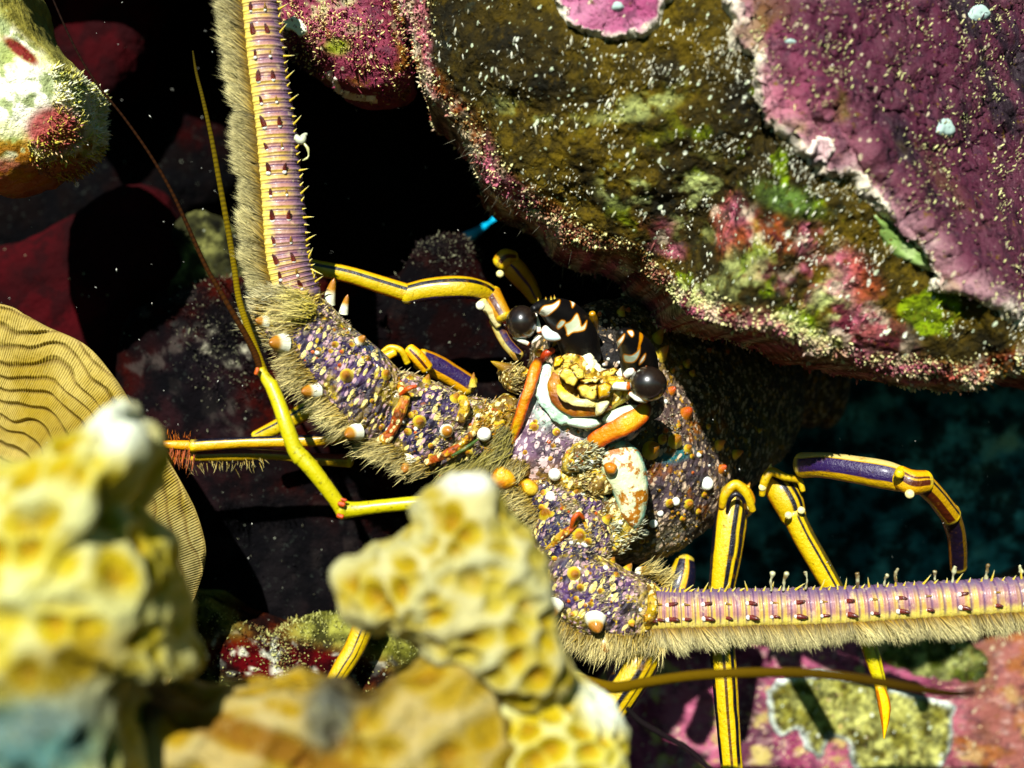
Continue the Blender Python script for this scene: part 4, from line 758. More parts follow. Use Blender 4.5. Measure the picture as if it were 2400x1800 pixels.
R3 = seg([(1290, 1300), (1340, 1270), (1400, 1290), (1460, 1330), (1530, 1360), (1560, 1400), (1560, 1450), (1530, 1490), (1450, 1510), (1380, 1500), (1310, 1460), (1270, 1400), (1265, 1340)], (1400, 1395, -1.8), 331, dark=[(1350, 1480, 90, 40, 10, (.36, .30, .10)), (1520, 1440, 50, 60, 0, (.50, .40, .20))])
R2 = seg([(1250, 1210), (1310, 1175), (1390, 1190), (1440, 1240), (1430, 1300), (1370, 1340), (1300, 1330), (1250, 1290)], (1340, 1260, -1.6), 341, .7)
R1 = seg([(1230, 1160), (1290, 1120), (1370, 1130), (1420, 1170), (1400, 1220), (1330, 1240), (1260, 1230)], (1325, 1180, -1.45), 351, .6)
# collars between the segments
collar = lambda V, N, g: mx(C(.50, .36, .10), C(.40, .10, .02), sm(fbm(V, 2.5, 3, 6), .0, .3))
def collar_t(pts): return tb('joint_collar', pts, m_gold, lob, nl=50, na=16, k=.7, disp=sd(.05, 3), colf=collar)[0]
collar_t([(935, 895, -2.0, 9), (948, 930, -2.3, 11), (935, 970, -2.4, 12), (918, 1010, -2.3, 13), (890, 1040, -2.1, 14), (860, 1052, -1.9, 14)])
collar_t([(1000, 1085, -2.0, 9), (1040, 1068, -2.2, 10), (1080, 1045, -2.2, 9), (1110, 1015, -2.0, 8)]); collar_t([(1075, 925, -1.9, 12), (1090, 950, -2.1, 14), (1078, 985, -2.1, 12)])
collar_t([(1270, 1300, -2.0, 9), (1310, 1262, -2.3, 9), (1345, 1232, -2.35, 9), (1358, 1206, -2.3, 7), (1372, 1230, -2.3, 7), (1385, 1262, -2.2, 9)]); None
collar_t([(1525, 1375, -2.3, 10), (1530, 1420, -2.6, 12), (1515, 1470, -2.4, 12)])
tb('red_edge', [(938, 925, -2.35, 4), (955, 912, -2.5, 6), (975, 905, -2.5, 4)], m_smooth, lob, nl=16, na=10, colf=solid(C(.60, .09, .005)))
tb('red_edge', [(1338, 1245, -2.3, 4), (1344, 1218, -2.5, 6), (1356, 1205, -2.5, 6), (1368, 1215, -2.4, 4)], m_smooth, lob, nl=20, na=10, colf=solid(C(.60, .12, .005)))
tb('red_edge', [(1060, 1068, -2.4, 3), (1092, 1050, -2.45, 5), (1120, 1030, -2.3, 3)], m_smooth, lob, nl=16, na=10, colf=solid(C(.10, .16, .05)))
def grit(ob, n, bright, seed, ln=(.04, .10), wd=.012):
    o, V, N, g = ob; tufts('shell_grit', V, N, None, n, (N[:, 1] < -.1) * (.3 + sm(fbm(V, 1.5, 3, seed), -.2, .3)), m_spine, o, ln, wd, bright=bright, seed=seed, al=(.75, -.25, .45))
for k, ob in enumerate((L3, L2, L1, R3, R2, R1)): grit(ob, 900, (.72, .62, .42), 400 + k)
for k, ob in enumerate(AB): grit(ob, 18, [(.85, .8, .6), (.3, .15, .02)][k % 2], 480 + k, (.03, .07), .010)
for k, ob in enumerate(JT): grit(ob, 420, [(.75, .62, .30), (.60, .34, .08), (.7, .7, .5)][k % 3], 440 + k, (.05, .13), .016)
tufts('joint_grit', L3[1], L3[2], None, 1500, ell(*topx(L3[1]), 655, 700, 75, 60, 20, .4) * (L3[2][:, 1] < 0) + 1e-9, m_spine, L3[0], (.06, .16), .022, bright=(.72, .58, .22), seed=455, al=(.8, -.2, .4))
grit((face, FV, FN, Fg), 900, (.70, .60, .55), 410)
def segspines(lst, ob):
    bv = bvh_of([ob])
    for kd, x, y, r_, l_, dx, dz in lst: spine_on(kd, x, y, bv, r_, l_, ob, (dx, -.8, dz), .25)
segspines([('tan', 812, 880, 17, 26, -.1, .1), ('white', 665, 805, 24, 44, -.9, .1), ('white', 740, 915, 22, 44, -.9, .0), ('tan', 790, 690, 10, 24, .3, 1), ('white', 842, 800, 13, 26, .5, .4), ('tan', 905, 878, 13, 24, 0, .3), ('white', 838, 1012, 21, 44, -.9, -.1), ('tan', 893, 1000, 10, 8, 0, 0), ('tan', 862, 840, 8, 14, 0, .2), ('tan', 872, 940, 7, 10, 0, 0), ('white', 622, 755, 15, 30, -1, .2)], L3[0])
segspines([('tan', 983, 988, 16, 22, 0, .1), ('white', 1046, 1010, 17, 20, .1, .0), ('tan', 1010, 1045, 8, 14, 0, 0), ('white', 958, 1080, 19, 40, -.5, -.8), ('tan', 1065, 935, 13, 24, .3, .6), ('tan', 1000, 895, 12, 26, .1, .9), ('tan', 1010, 1070, 8, 12, 0, 0), ('white', 864, 1065, 12, 24, -.7, -.3)], L2[0])
segspines([('tan', 1345, 1345, 16, 20, 0, .1), ('white', 1395, 1450, 24, 40, -.1, -.8), ('white', 1303, 1415, 19, 44, -.5, -.9), ('white', 1415, 1500, 17, 34, 0, -.9), ('white', 1500, 1345, 14, 34, .5, .7), ('tan', 1470, 1335, 12, 24, .3, .8), ('tan', 1435, 1315, 9, 20, 0, .5), ('tan', 1480, 1460, 9, 18, 0, -.3)], R3[0])
segspines([('tan', 1277, 1205, 17, 26, -.2, .4), ('tan', 1356, 1255, 18, 22, 0, .1), ('tan', 1420, 1220, 12, 26, .3, .7), ('tan', 1300, 1310, 9, 15, 0, 0)], R2[0])
segspines([('tan', 1392, 1142, 15, 24, 0, .3), ('tan', 1350, 1150, 9, 12, 0, 0), ('tan', 1270, 1190, 10, 16, -.3, 0)], R1[0])
for ob, nn_, sd_ in ((L3, 34, 1), (L2, 34, 2), (L1, 26, 3), (R3, 36, 4), (R2, 26, 5), (R1, 22, 6), (face, 10, 7), *[(j_, 6, 10 + k) for k, j_ in enumerate(JT)]):
    o_ = ob if ob is face else ob[0]; VV = FV if ob is face else ob[1]; NN_ = FN if ob is face else ob[2]; r = np.random.default_rng(700 + sd_)
    cand = np.nonzero(NN_[:, 1] < -.25)[0]
    for i in r.choice(cand, nn_):
        kd = r.choice(['tan', 'tan', 'knob', 'orange', 'white']); q = r.uniform(3, 8) * (1.25 if kd == 'tan' else .8)
        spine(kd, VV[i] - NN_[i] * .03, NN_[i] * .6 + np.array([-.25, -.3, .1]), q, q * r.uniform(.8, 2.2), o_, roll=r.uniform(0, 6))
for x, y, dx, dz, r_, l_ in [(770, 712, .2, 1, 15, 60), (805, 735, .2, 1, 11, 45)]:
    spine('white', P(x, y, -1.6), (dx, -.3, dz), r_, l_, L3[0])

# hair fringes
def hairs(name, roots, dirs, L, cols, parent, wd=.0075, seed=0, droop=0.15):
    r = np.random.default_rng(seed); n = len(roots); d = dirs / np.linalg.norm(dirs, axis=1)[:, None]
    s = np.cross(d, np.array([0, 1.0, 0]) + .3 * r.normal(size=(n, 3))); s /= np.linalg.norm(s, axis=1)[:, None]
    b = d * .6 + .4 * r.normal(size=(n, 3)) * .3; L = L[:, None]; w_ = wd * (.7 + .6 * r.random((n, 1)))
    p1 = roots + d * L * .5; p2 = p1 + (d + droop * r.normal(size=(n, 3))) * L * .5
    v = np.stack([roots + s * w_, roots - s * w_, p1 + s * w_ * .8, p1 - s * w_ * .8, p2], 1)
    c = np.stack([cols[0]] * 2 + [(cols[0] + cols[1]) / 2] * 2 + [cols[1]], 1)
    base = np.arange(n)[:, None] * 5
    me, _, _ = build(v.reshape(-1, 3), (base + np.array([[0, 1, 3, 2]]), base + np.array([[2, 3, 4]])), None, lambda *_: c.reshape(-1, 3))
    return link(name, me, m_hair, parent, kind='stuff')
def area_hair(name, poly_pts, n, d0, L, parent, c0=(.26, .18, .04), c1=(.78, .70, .40), Y=-2.2, seed=0, spread=.22, clump=.5):
    """hair rooted along a px line [(x,y,Y)...]"""
    r = np.random.default_rng(seed); q = catmull(poly_pts, 400); k = r.integers(0, 400, n); pp = q[k]
    W = np.array([P(*a) for a in pp]) + r.normal(size=(n, 3)) * np.array([.07, .05, .07])
    cl = vnoise(np.stack([k / 400 * 14, k * 0, k * 0 + seed], -1).astype(float), 3)[:, None]
    d = np.array(d0)[None, :] + spread * r.normal(size=(n, 3)) + clump * .5 * cl * np.array([.4, 0, .4])
    Ls = L / 100 * .82 * (.40 + .65 * r.random(n)) * (1 + .3 * cl[:, 0])
    v = (.35 + .85 * r.random((n, 1))) * (1 + .3 * cl)
    return hairs(name, W, d, Ls, (np.array(c0) * v, np.array(c1) * v), parent, seed=seed)
hA = ((.30, .22, .06), (.60, .54, .30))
area_hair('hair_fringe', [(720, 700, -2.3), (680, 730, -2.6), (690, 780, -2.6)], 606, (-1, -.1, -.1), 75, L3[0], seed=1)
area_hair('hair_fringe', [(690, 790, -2.5), (705, 860, -2.6), (745, 905, -2.5)], 781, (-1, -.1, -.35), 85, L3[0], seed=2)
area_hair('hair_fringe', [(740, 900, -2.4), (800, 960, -2.4), (840, 1000, -2.3)], 694, (-1, -.1, -.45), 70, L3[0], seed=3)
area_hair('hair_fringe', [(690, 690, -2.7), (640, 690, -2.6), (600, 740, -2.4), (620, 800, -2.3)], 781, (-1, -.2, .15), 50, L3[0], c1=(.75, .72, .5), seed=4)
area_hair('hair_fringe', [(700, 690, -2.8), (730, 720, -2.8), (700, 740, -2.8)], 434, (-1, -.2, .1), 70, L3[0], c0=(.5, .42, .12), c1=(.8, .72, .4), seed=14)
area_hair('hair_fringe', [(900, 1040, -2.2), (950, 1080, -2.2), (1000, 1100, -2.1)], 606, (-1, -.1, -.4), 60, L2[0], seed=5)
area_hair('hair_fringe', [(860, 1020, -2.1), (900, 1050, -2.1), (940, 1060, -2.2)], 434, (-1, -.1, -.35), 70, L2[0], seed=6)
area_hair('hair_fringe', [(1060, 1095, -1.9), (1120, 1080, -2.0), (1180, 1060, -2.0), (1190, 1000, -1.9)], 781, (-.7, -.2, -.8), 75, L1[0], c0=(.22, .19, .06), c1=(.42, .38, .18), seed=7)
area_hair('hair_fringe', [(1190, 1110, -1.9), (1230, 1090, -1.9), (1180, 1080, -1.9)], 434, (-.7, -.2, -.7), 50, L1[0], seed=8)
area_hair('hair_fringe', [(1290, 1420, -2.2), (1340, 1480, -2.3), (1400, 1500, -2.4), (1480, 1500, -2.4)], 954, (-.5, -.1, -1), 62, R3[0], seed=9)
area_hair('hair_fringe', [(1400, 1480, -2.4), (1450, 1490, -2.5), (1560, 1500, -2.4)], 694, (-.25, -.2, -1), 60, R3[0], seed=10)
area_hair('hair_fringe', [(1180, 1130, -1.9), (1230, 1160, -1.9), (1270, 1230, -1.9)], 520, (-.8, -.1, -.4), 55, R1[0], seed=11)
area_hair('hair_fringe', [(1500, 1340, -2.0), (1540, 1350, -2.0), (1560, 1370, -2.0)], 260, (.8, -.2, .5), 45, R3[0], seed=12)

# ---- the two thick antennae
def flagellum(pts, nrings, side, spn, seed, hairL, hdir_along, bands):
    """side: which ca end carries the hair fringe (-1/+1)"""
    L = 0; q = catmull(pts, 200)
    def disp(V, N, g):
        ph = (g.t * nrings + .12 * fbm(V, 1.5, 2, 31)) % 1; return -.035 * np.exp(-((ph - .5) / .09) ** 2) + .012 * np.cos(ph * 4 * PI) + .01 * fbm(V, 5, 2, 1)
    def cf(V, N, g):
        a = g.ca * side                                   # +1 = fringe side
        ph = (g.t * nrings + .12 * fbm(V, 1.5, 2, 31)) % 1; bd = np.floor(g.t * nrings).astype(int) % 2
        c = mx(C(.44, .27, .23), C(.58, .45, .16), (bd == 0) * .8); c = mx(c, C(.28, .16, .20), sm(fbm(V, 1.6, 3, 44), 0, .35) * .6); c = mx(c, C(.17, .13, .20), sm(-a, .4, .95)); c = mx(c, C(.78, .68, .26), sm(a, .05, .40) * .85); c = mx(c, C(.34, .24, .04), sm(a, .5, .8))
        c = mx(c, C(.10, .055, .13), np.exp(-((ph - .5) / .10) ** 2) * .85 * (1 - sm(a, .3, .7)))
        return mx(c, C(.36, .22, .24), sm(np.sin(g.t * nrings * 4 * PI), .4, 1) * .35 * (a < .3))
    o, V, N, g = tb('antenna', pts, m_flag, lob, nl=nrings * 12, na=56, k=.9, disp=disp, colf=cf)
    W = V.reshape(-1, 56, 3)[4:-4]; NN = N.reshape(-1, 56, 3)[4:-4]; T = np.gradient(W.mean(1), axis=0); T /= np.linalg.norm(T, axis=1)[:, None]
    th = np.linspace(0, 2 * PI, 56, endpoint=False); r = np.random.default_rng(seed)
    def at(t, ca):
        i = min(int(t * len(W)), len(W) - 1); j = int(round(math.acos(max(-1, min(1, ca))) / (2 * PI) * 56)) % 56
        return W[i, j], NN[i, j], T[i]
    nsp = spn
    for k in range(nsp):
        t = (k + .5) / nsp; big_ = 1.0 if k % 2 == 0 else .7
        for ca, kd, rr, ll, outw in [(.18 * side, 'red', 6.5, 24, .25), (-.42 * side, 'red' if k % 2 == 0 else 'dark', 5.5, 20, .3)]:
            p, n, tt = at(t, ca); spine(kd, p - n * .02, tt * bands + n * outw + np.array([0, -.25, 0]), rr * big_, ll * big_, o, roll=r.uniform(0, 6))
            p2, n2, _ = at(min(t + .004, .99), ca); spine('knob', p2 - tt * .06 * bands - n2 * .03, n2, rr * .9 * big_, 6, o, name='spine_base')
        for dt in (0, .35, .7):
            p, n, tt = at(min(t + dt / nsp, .995), -.93 * side); spine('yellow', p - n * .03, n + tt * .35 * bands, 3.0, 30 if dt == 0 else 14, o, roll=r.uniform(0, 6), name='spine')
    # fringe of hair
    n = hairL[0]; tt_ = r.random(n); ii = (tt_ * (len(W) - 1)).astype(int); ca = r.uniform(.58, .98, n) * side; jj = (np.arccos(ca) / (2 * PI) * 56).round().astype(int) % 56
    R0 = W[ii, jj]; nn = NN[ii, jj]; tg = T[ii]
    cl = vnoise(np.stack([tt_ * 70, 0 * tt_, 0 * tt_], -1), 5)[:, None]; cl2 = vnoise(np.stack([tt_ * 18, 0 * tt_, 0 * tt_ + 9], -1), 6)
    c1_ = catmull(pts, 10); axis_side = W.mean(1)
    sidev = W[:, 0 if side > 0 else 28] - axis_side; sidev /= np.linalg.norm(sidev, axis=1)[:, None]; sv = sidev[ii]
    d = sv * 1.0 + tg * bands * (hdir_along + .5 * cl) + nn * .25 + .12 * r.normal(size=(n, 3))
    Ls = hairL[1] / 100 * (.65 + .35 * r.random(n)) * (1 + .30 * cl[:, 0] + .15 * cl2) * (1.05 - .35 * (np.abs(ca)))
    v = (.35 + .9 * r.random((n, 1))) * (1 + .3 * cl)
    hairs('hair_fringe', R0, d, Ls, (C(.20, .12, .015) * v, C(.68, .63, .38) * v), o, wd=.0075, seed=seed)
    return o
flagellum([(690, 690, -2.0, 62), (668, 600, -2.1, 60), (655, 450, -2.2, 57), (640, 300, -2.3, 54), (620, 150, -2.4, 52), (604, 0, -2.5, 50), (592, -90, -2.6, 49)], 44, -1, 17, 61, (14000, 76), .85, 1)
flagellum([(1520, 1432, -2.0, 56), (1600, 1432, -2.2, 52), (1760, 1428, -2.3, 50), (1950, 1424, -2.4, 49), (2150, 1412, -2.5, 48), (2400, 1398, -2.6, 47), (2520, 1392, -2.6, 46)], 52, 1, 20, 62, (15000, 60), .45, 1)
tb('hydroid', [(718, 315, -2.6, 7), (705, 328, -2.7, 10), (695, 322, -2.7, 6)], m_spine, lob, nl=14, na=8, disp=sd(.08, 6), colf=solid(C(.75, .78, .6)))
tb('hydroid', [(712, 335, -2.7, 2), (722, 350, -2.7, 3), (722, 368, -2.7, 3), (708, 376, -2.7, 2)], m_spine, lob, nl=24, na=8, disp=sd(.04, 8), colf=solid(C(.7, .7, .4)))
r = np.random.default_rng(9)
for x in (1808, 1836, 1889, 2010, 2072, 2100, 2190, 2232, 2310, 2390):
    h = r.uniform(24, 42); y0 = 1392 - (x - 1600) * .04; tb('hydroid', [(x, y0, -2.6, 3), (x + r.uniform(-3, 3), y0 - h * .6, -2.7, 3.5), (x + r.uniform(-2, 8), y0 - h, -2.75, 5)], m_spine, lob, nl=16, na=8, disp=sd(.05, 8), colf=solid(C(.55, .55, .38), C(.2, .15, .08), 6))

# ---- thin antennules
def antl(pts, c_a, c_b, nr=0, name='antennule', prop=None, parent=lob, hair=0):
    def cf(V, N, g):
        c = mx(np.array(c_a), np.array(c_b), g.t)
        if nr: c = mx(c, c * .35, (np.sin(g.t * nr * 2 * PI) > .3) * .6)
        return mx(c, c * .45, sm(g.ca, .35, .7) * .0 + sm(-g.ca, .3, .6) * .0)
    o, V, N, g = tb(name, pts, m_whip if ('whip' in name or nr < 0 or c_a[0] < .35) else m_antl, parent, nl=max(30, nr * 8), na=14, colf=cf)
    return o
YG = (.56, .50, .06); YG2 = (.50, .46, .09)
a0 = antl([(1090, 1180, -3.4, 16), (1000, 1178, -3.4, 17), (900, 1186, -3.4, 16), (830, 1194, -3.4, 18), (800, 1194, -3.4, 24)], YG, YG2)
antl([(805, 1200, -3.4, 18), (785, 1170, -3.5, 17), (740, 1110, -3.6, 19), (705, 1070, -3.6, 20)], YG, YG2, name='antennule_segment', parent=a0)
antl([(706, 1074, -3.6, 21), (690, 1050, -3.6, 19), (672, 1000, -3.6, 18), (655, 950, -3.5, 17), (635, 900, -3.4, 16)], YG2, YG, name='antennule_segment', parent=a0)
antl([(634, 902, -3.4, 15), (622, 885, -3.4, 13), (612, 868, -3.4, 11)], (.62, .58, .15), (.5, .42, .05), name='antennule_segment', parent=a0)
antl([(616, 880, -3.4, 9), (598, 830, -3.3, 8), (570, 775, -3.2, 7), (520, 690, -3.0, 5.6), (480, 620, -2.8, 5), (440, 530, -2.6, 4.5), (400, 445, -2.4, 4), (350, 360, -2.2, 3.5), (290, 275, -2, 3), (230, 200, -1.8, 2.7), (180, 120, -1.6, 2.5), (125, 0, -1.3, 2.3), (110, -50, -1.2, 2.3)], (.06, .025, .006), (.012, .007, .006), 90, 'antennule_whip', parent=a0)
antl([(622, 880, -3.4, 9), (600, 820, -3.2, 8.5), (580, 765, -3, 8), (560, 700, -2.8, 7.5), (548, 620, -2.6, 7), (535, 540, -2.4, 7), (515, 430, -2.2, 6.5), (495, 320, -2, 5.5), (475, 230, -1.8, 4.5), (460, 170, -1.6, 3.5), (452, 120, -1.5, 2)], (.26, .19, .008), (.05, .04, .01), 100, 'antennule_whip', parent=a0)
for x, y, r_ in [(800, 1180, 9), (797, 1208, 8), (805, 1170, 5)]: tb('red_joint', [(x - 5, y, -3.65, r_ * .7), (x + 6, y + 3, -3.65, r_ * .7)], m_smooth, a0, nl=8, na=10, colf=solid(C(.55, .09, .005)))
tb('red_joint', [(600, 876, -3.6, 5), (604, 864, -3.6, 5)], m_smooth, a0, nl=8, na=10, colf=solid(C(.55, .12, .005)))
a1 = antl([(1345, 1590, -4.5, 13), (1375, 1598, -4.8, 14), (1440, 1612, -5.4, 14), (1520, 1598, -6, 12), (1640, 1582, -6.6, 12), (1780, 1576, -7.2, 12), (1900, 1578, -7.8, 12), (2020, 1592, -8.4, 12), (2140, 1612, -9, 11), (2230, 1626, -9.5, 9), (2285, 1622, -9.8, 5)], (.20, .13, .008), (.018, .009, .006), 0)
tb('antennule_segment', [(1330, 1592, -4.0, 14), (1350, 1586, -4.2, 13), (1370, 1594, -4.6, 12)], m_antl, a1, nl=12, na=12, colf=solid(C(.62, .52, .15)))
antl([(1470, 1660, -5, 6), (1500, 1690, -5, 7), (1550, 1720, -5, 7), (1610, 1755, -5, 6.5), (1660, 1800, -5, 6), (1690, 1830, -5, 6)], (.012, .010, .01), (.02, .012, .015), 0, 'antennule')

# ---- legs
def stripes(lst, base=YEL, edge=ORG, tint=None):
    def cf(V, N, g):
        c = np.tile(base, (len(V), 1)); c = mx(c, edge, sm(np.abs(g.ca), .82, .98) * .7)
        wob = .06 * fbm(V, 1.6, 3, 3)
        for a, b, cc in lst: c = mx(c, np.array(cc), sm(wob - g.ca, a - .02, a + .02) * (1 - sm(wob - g.ca, b - .02, b + .02)))
        c = mx(c, C(.80, .66, .20), (1 - sm(np.minimum(g.t, 1 - g.t), .0, .05)) * .6)
        return c
    return cf
def leg(segs, label=None):
    root = None
    for i, (pts, st) in enumerate(segs):
        o, V, N, g = tb('leg' if i == 0 else 'leg_segment', pts, m_leg, lob if root is None else root, nl=90, na=80, k=.85, colf=stripes(*st), disp=lambda V, N, g: .008 * fbm(V, 2, 3, 4))
        if root is None: root = o
    return root
B1 = [(-.6, -.3, NAVY), (.3, .6, NAVY)]
def knob(parent, x, y, Y, r_, c=(.86, .80, .45)):
    blob('joint_knob', [(x + r_ * math.cos(a), y + r_ * math.sin(a)) for a in np.linspace(0, 2 * PI, 10, endpoint=False)], (x, y, Y), r_ / 140, r_ / 100, m_smooth, parent, 24, 14, 1.0, colf=lambda V, N, g: np.tile(np.array(c), (len(V), 1)))
g_ = leg([([(1155, 700, .6, 26), (1130, 682, .3, 24), (1080, 674, 0, 27), (1010, 678, 0, 27), (950, 690, 0, 24)], ([(-.75, -.42, NAVY), (.72, 1.1, VIO)],)),
          ([(965, 690, 0, 22), (900, 670, -.1, 21), (820, 645, -.2, 20), (740, 628, -.3, 19), (690, 616, -.3, 18)], ([(-.58, -.22, NAVY), (.78, 1.1, ORG)],)),
          ([(1150, 690, .5, 25), (1165, 715, .3, 22), (1180, 742, .2, 20)], ([(-.4, .2, BRN)], C(.50, .26, .015))),
          ([(1130, 708, .1, 12), (1150, 735, .2, 10), (1168, 762, .3, 9)], ([], C(.72, .66, .40))),
          ([(1160, 750, .5, 15), (1185, 800, .5, 14), (1215, 835, .5, 14)], ([(-.2, .9, VIO)], C(.55, .48, .22)))])
knob(g_, 1126, 716, -.25, 11, (.85, .83, .66))
g_ = leg([([(1255, 700, 1.8, 16), (1235, 665, 1.6, 23), (1205, 630, 1.3, 27), (1180, 610, 1.2, 20)], ([(-.1, .15, (.07, .03, .10))], C(.52, .30, .02))), ([(1172, 618, 1.1, 20), (1185, 605, 1.1, 22), (1205, 603, 1.2, 16)], ([(-.2, .3, BRN)], C(.55, .34, .03)))])
knob(g_, 1172, 642, .9, 9)
g_ = leg([([(1100, 905, .4, 26), (1060, 880, .3, 26), (1020, 858, .2, 28), (985, 842, .1, 26)], ([(.30, .8, C(.70, .42, .1)), (-.8, .28, VIO)], C(.50, .30, .06))), ([(1000, 862, -.3, 16), (980, 838, -.4, 17), (960, 818, -.4, 14)], ([(-.2, .2, BRN)], C(.80, .44, .03))),
          ([(955, 850, -.4, 8), (940, 822, -.5, 8), (915, 814, -.5, 7), (895, 826, -.5, 6)], ([], C(.58, .42, .025))), ([(880, 848, -.4, 8), (900, 838, -.5, 11), (924, 826, -.5, 10)], ([], C(.85, .46, .01)))])
spine('tan', P(1108, 905, 0), (0, -.3, 1), 10, 34, g_)
leg([([(830, 905, .6, 24), (740, 950, .6, 22), (670, 990, .7, 19), (600, 1025, .8, 15)], ([(-.55, -.30, NAVY), (.85, 1.1, ORG)],))])
g_ = leg([([(860, 1015, .0, 13), (800, 1024, -.2, 11), (740, 1032, -.2, 14), (600, 1036, -.2, 13), (520, 1040, -.2, 14), (450, 1045, -.2, 15)], ([(.75, 1.1, ORG), (-1.1, -.60, NAVY)], C(.64, .40, .012))),
          ([(446, 1044, -.2, 12), (400, 1042, -.3, 10), (350, 1042, -.3, 7), (330, 1044, -.3, 4)], ([], C(.74, .38, .02)))])
rr = np.random.default_rng(4)
area_hair('hair_fringe', [(340, 1050, -.3), (400, 1055, -.3), (450, 1062, -.3)], 90, (-.2, -.2, -1), 65, g_, (.45, .10, .01), (.50, .16, .02), seed=31, spread=.12)
area_hair('hair_fringe', [(340, 1036, -.3), (400, 1030, -.3), (450, 1030, -.3)], 36, (-.1, -.2, 1), 26, g_, (.45, .10, .01), (.6, .3, .1), seed=32, spread=.2)
g_ = leg([([(820, 1080, .6, 16), (740, 1076, .4, 14), (640, 1066, .3, 12), (540, 1066, .2, 15), (450, 1068, .1, 13)], ([(-1.1, -.2, (.20, .03, .008))], C(.40, .27, .02))), ([(452, 1064, .1, 10), (420, 1068, .1, 10), (370, 1070, .1, 7)], ([], C(.45, .36, .03)))])
area_hair('hair_fringe', [(430, 1080, .1), (520, 1080, .2), (620, 1078, .2)], 70, (.2, -.3, -1), 32, g_, (.3, .2, .05), (.6, .55, .3), seed=33, spread=.3, clump=1.5)
# right side
g_ = leg([([(1722, 1155, .3, 33), (1712, 1220, .1, 38), (1702, 1300, 0, 36), (1690, 1385, 0, 30)], ([(-.04, .30, NAVY), (.50, .80, NAVY), (-1.1, -.88, NAVY)], C(.64, .47, .035))),
          ([(1722, 1140, .5, 15), (1724, 1150, .4, 34), (1728, 1175, .4, 42), (1730, 1195, .5, 36)], ([], C(.74, .42, .03)))])
for q in [(1697, 1168, -.1, 11), (1758, 1186, -.1, 10)]: knob(g_, *q)
spine('yellow', P(1726, 1142, .2), (.0, -.1, 1), 9, 16, g_); spine('tan', P(1750, 1148, .3), (.5, 0, 1), 6, 20, g_)
yl = solid(C(.62, .46, .03), C(.50, .30, .02)); dk = lambda V, N, g: np.tile(NAVY, (len(V), 1))
tb('leg_collar', [(1692, 1188, -.1, 8), (1700, 1158, -.2, 11), (1724, 1136, -.2, 12), (1748, 1156, -.2, 11), (1764, 1196, -.1, 8)], m_leg, g_, nl=40, na=16, colf=yl)
tb('leg_collar', [(1704, 1200, -.22, 4), (1710, 1172, -.35, 5), (1725, 1158, -.4, 6), (1742, 1172, -.35, 5), (1750, 1204, -.22, 4)], m_leg, g_, nl=40, na=12, colf=dk)
g_ = leg([([(1808, 1120, .5, 18), (1825, 1140, .4, 34), (1846, 1175, .3, 36), (1860, 1212, .3, 30)], ([(.0, .32, NAVY), (.52, .78, NAVY)], C(.58, .42, .025))),
          ([(1858, 1205, .2, 26), (1885, 1260, .2, 26), (1925, 1330, .2, 25), (1965, 1400, .2, 23)], ([(.12, .34, NAVY), (.62, 1.1, (.10, .08, .02))], C(.64, .47, .035)))])
for q in [(1787, 1142, -.1, 9), (1848, 1208, -.15, 9), (1878, 1196, -.1, 9)]: knob(g_, *q)
tb('leg_collar', [(1786, 1160, .0, 7), (1792, 1128, -.1, 10), (1808, 1106, -.1, 11), (1840, 1118, -.1, 9), (1872, 1126, 0, 8), (1882, 1150, 0, 6)], m_leg, g_, nl=40, na=16, colf=yl)
spine('yellow', P(1804, 1105, .2), (-.1, -.1, 1), 8, 20, g_)
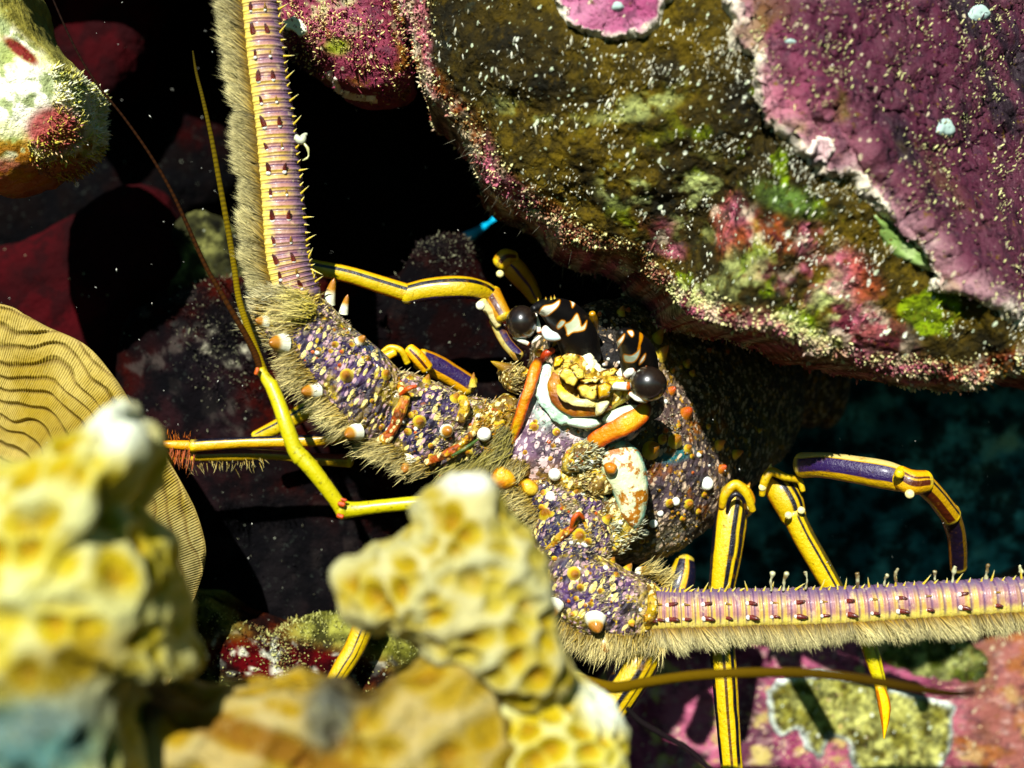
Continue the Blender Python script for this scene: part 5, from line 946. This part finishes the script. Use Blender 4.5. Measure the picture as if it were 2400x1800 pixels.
g_ = leg([([(1880, 1090, -.2, 30), (1930, 1090, -.7, 30), (2000, 1100, -1.1, 32), (2070, 1112, -1.4, 34), (2115, 1124, -1.5, 30)], ([(-.45, .62, VIO), (.66, 1.1, C(.6, .5, .25))], C(.55, .36, .03))),
          ([(2105, 1115, -1.6, 26), (2135, 1130, -1.7, 30), (2170, 1128, -1.6, 26)], ([(-.3, .2, BRN), (.3, .5, BRN)], C(.66, .40, .03))),
          ([(2160, 1130, -1.5, 26), (2195, 1165, -1.2, 24), (2230, 1210, -.8, 24)], ([(-.8, -.1, BRN), (.5, .7, NAVY)], C(.52, .32, .02))), ([(2225, 1200, -.8, 24), (2242, 1260, -.2, 22), (2246, 1330, .4, 20)], ([(-.9, .3, (.02, .012, .03))], C(.22, .13, .01)))])
for q in [(2108, 1110, -2.0, 12, (.7, .55, .06)), (2132, 1158, -2.0, 11)]: knob(g_, *q)
leg([([(1606, 1312, .9, 22), (1602, 1340, .8, 30), (1590, 1380, .7, 34), (1570, 1420, .7, 34)], ([(-.1, .25, C(.70, .42, .06)), (-1.1, -.75, C(.6, .45, .1))], NAVY * 1.5, NAVY))])
leg([([(1690, 1500, -1.6, 30), (1698, 1580, -1.7, 30), (1705, 1680, -1.7, 28), (1715, 1800, -1.7, 26)], ([(-.18, .04, (.10, .05, .01)), (.45, .75, NAVY), (-1.1, -.85, NAVY)], C(.64, .47, .035)))])
leg([([(1530, 1480, -1.4, 44), (1500, 1550, -1.8, 45), (1465, 1610, -1.9, 43), (1420, 1680, -1.9, 40)], ([(-.1, .16, NAVY), (.42, .52, NAVY), (.75, 1.1, NAVY), (-1.1, -.8, NAVY)], C(.58, .42, .025)))])
leg([([(2030, 1490, -1.6, 20), (2045, 1540, -1.7, 19), (2062, 1600, -1.7, 15), (2068, 1640, -1.7, 12)], ([(.3, .6, (.35, .3, .05))], C(.62, .55, .10))), ([(2062, 1610, -1.9, 12), (2072, 1650, -1.9, 15), (2074, 1690, -1.9, 10), (2072, 1730, -1.9, 2)], ([(-1.1, -.6, ORG), (.6, 1.1, ORG)], C(.84, .60, .12)))])
leg([([(1330, 1440, .3, 30), (1310, 1500, .4, 28), (1260, 1620, .4, 26)], ([(-.3, -.05, NAVY), (.3, .45, NAVY)], C(.58, .42, .025)))])
leg([([(860, 1450, .3, 26), (830, 1520, .2, 24), (800, 1570, .1, 22), (760, 1640, .1, 18)], ([(-.1, .05, NAVY), (.4, .5, NAVY)], C(.58, .42, .025)))])
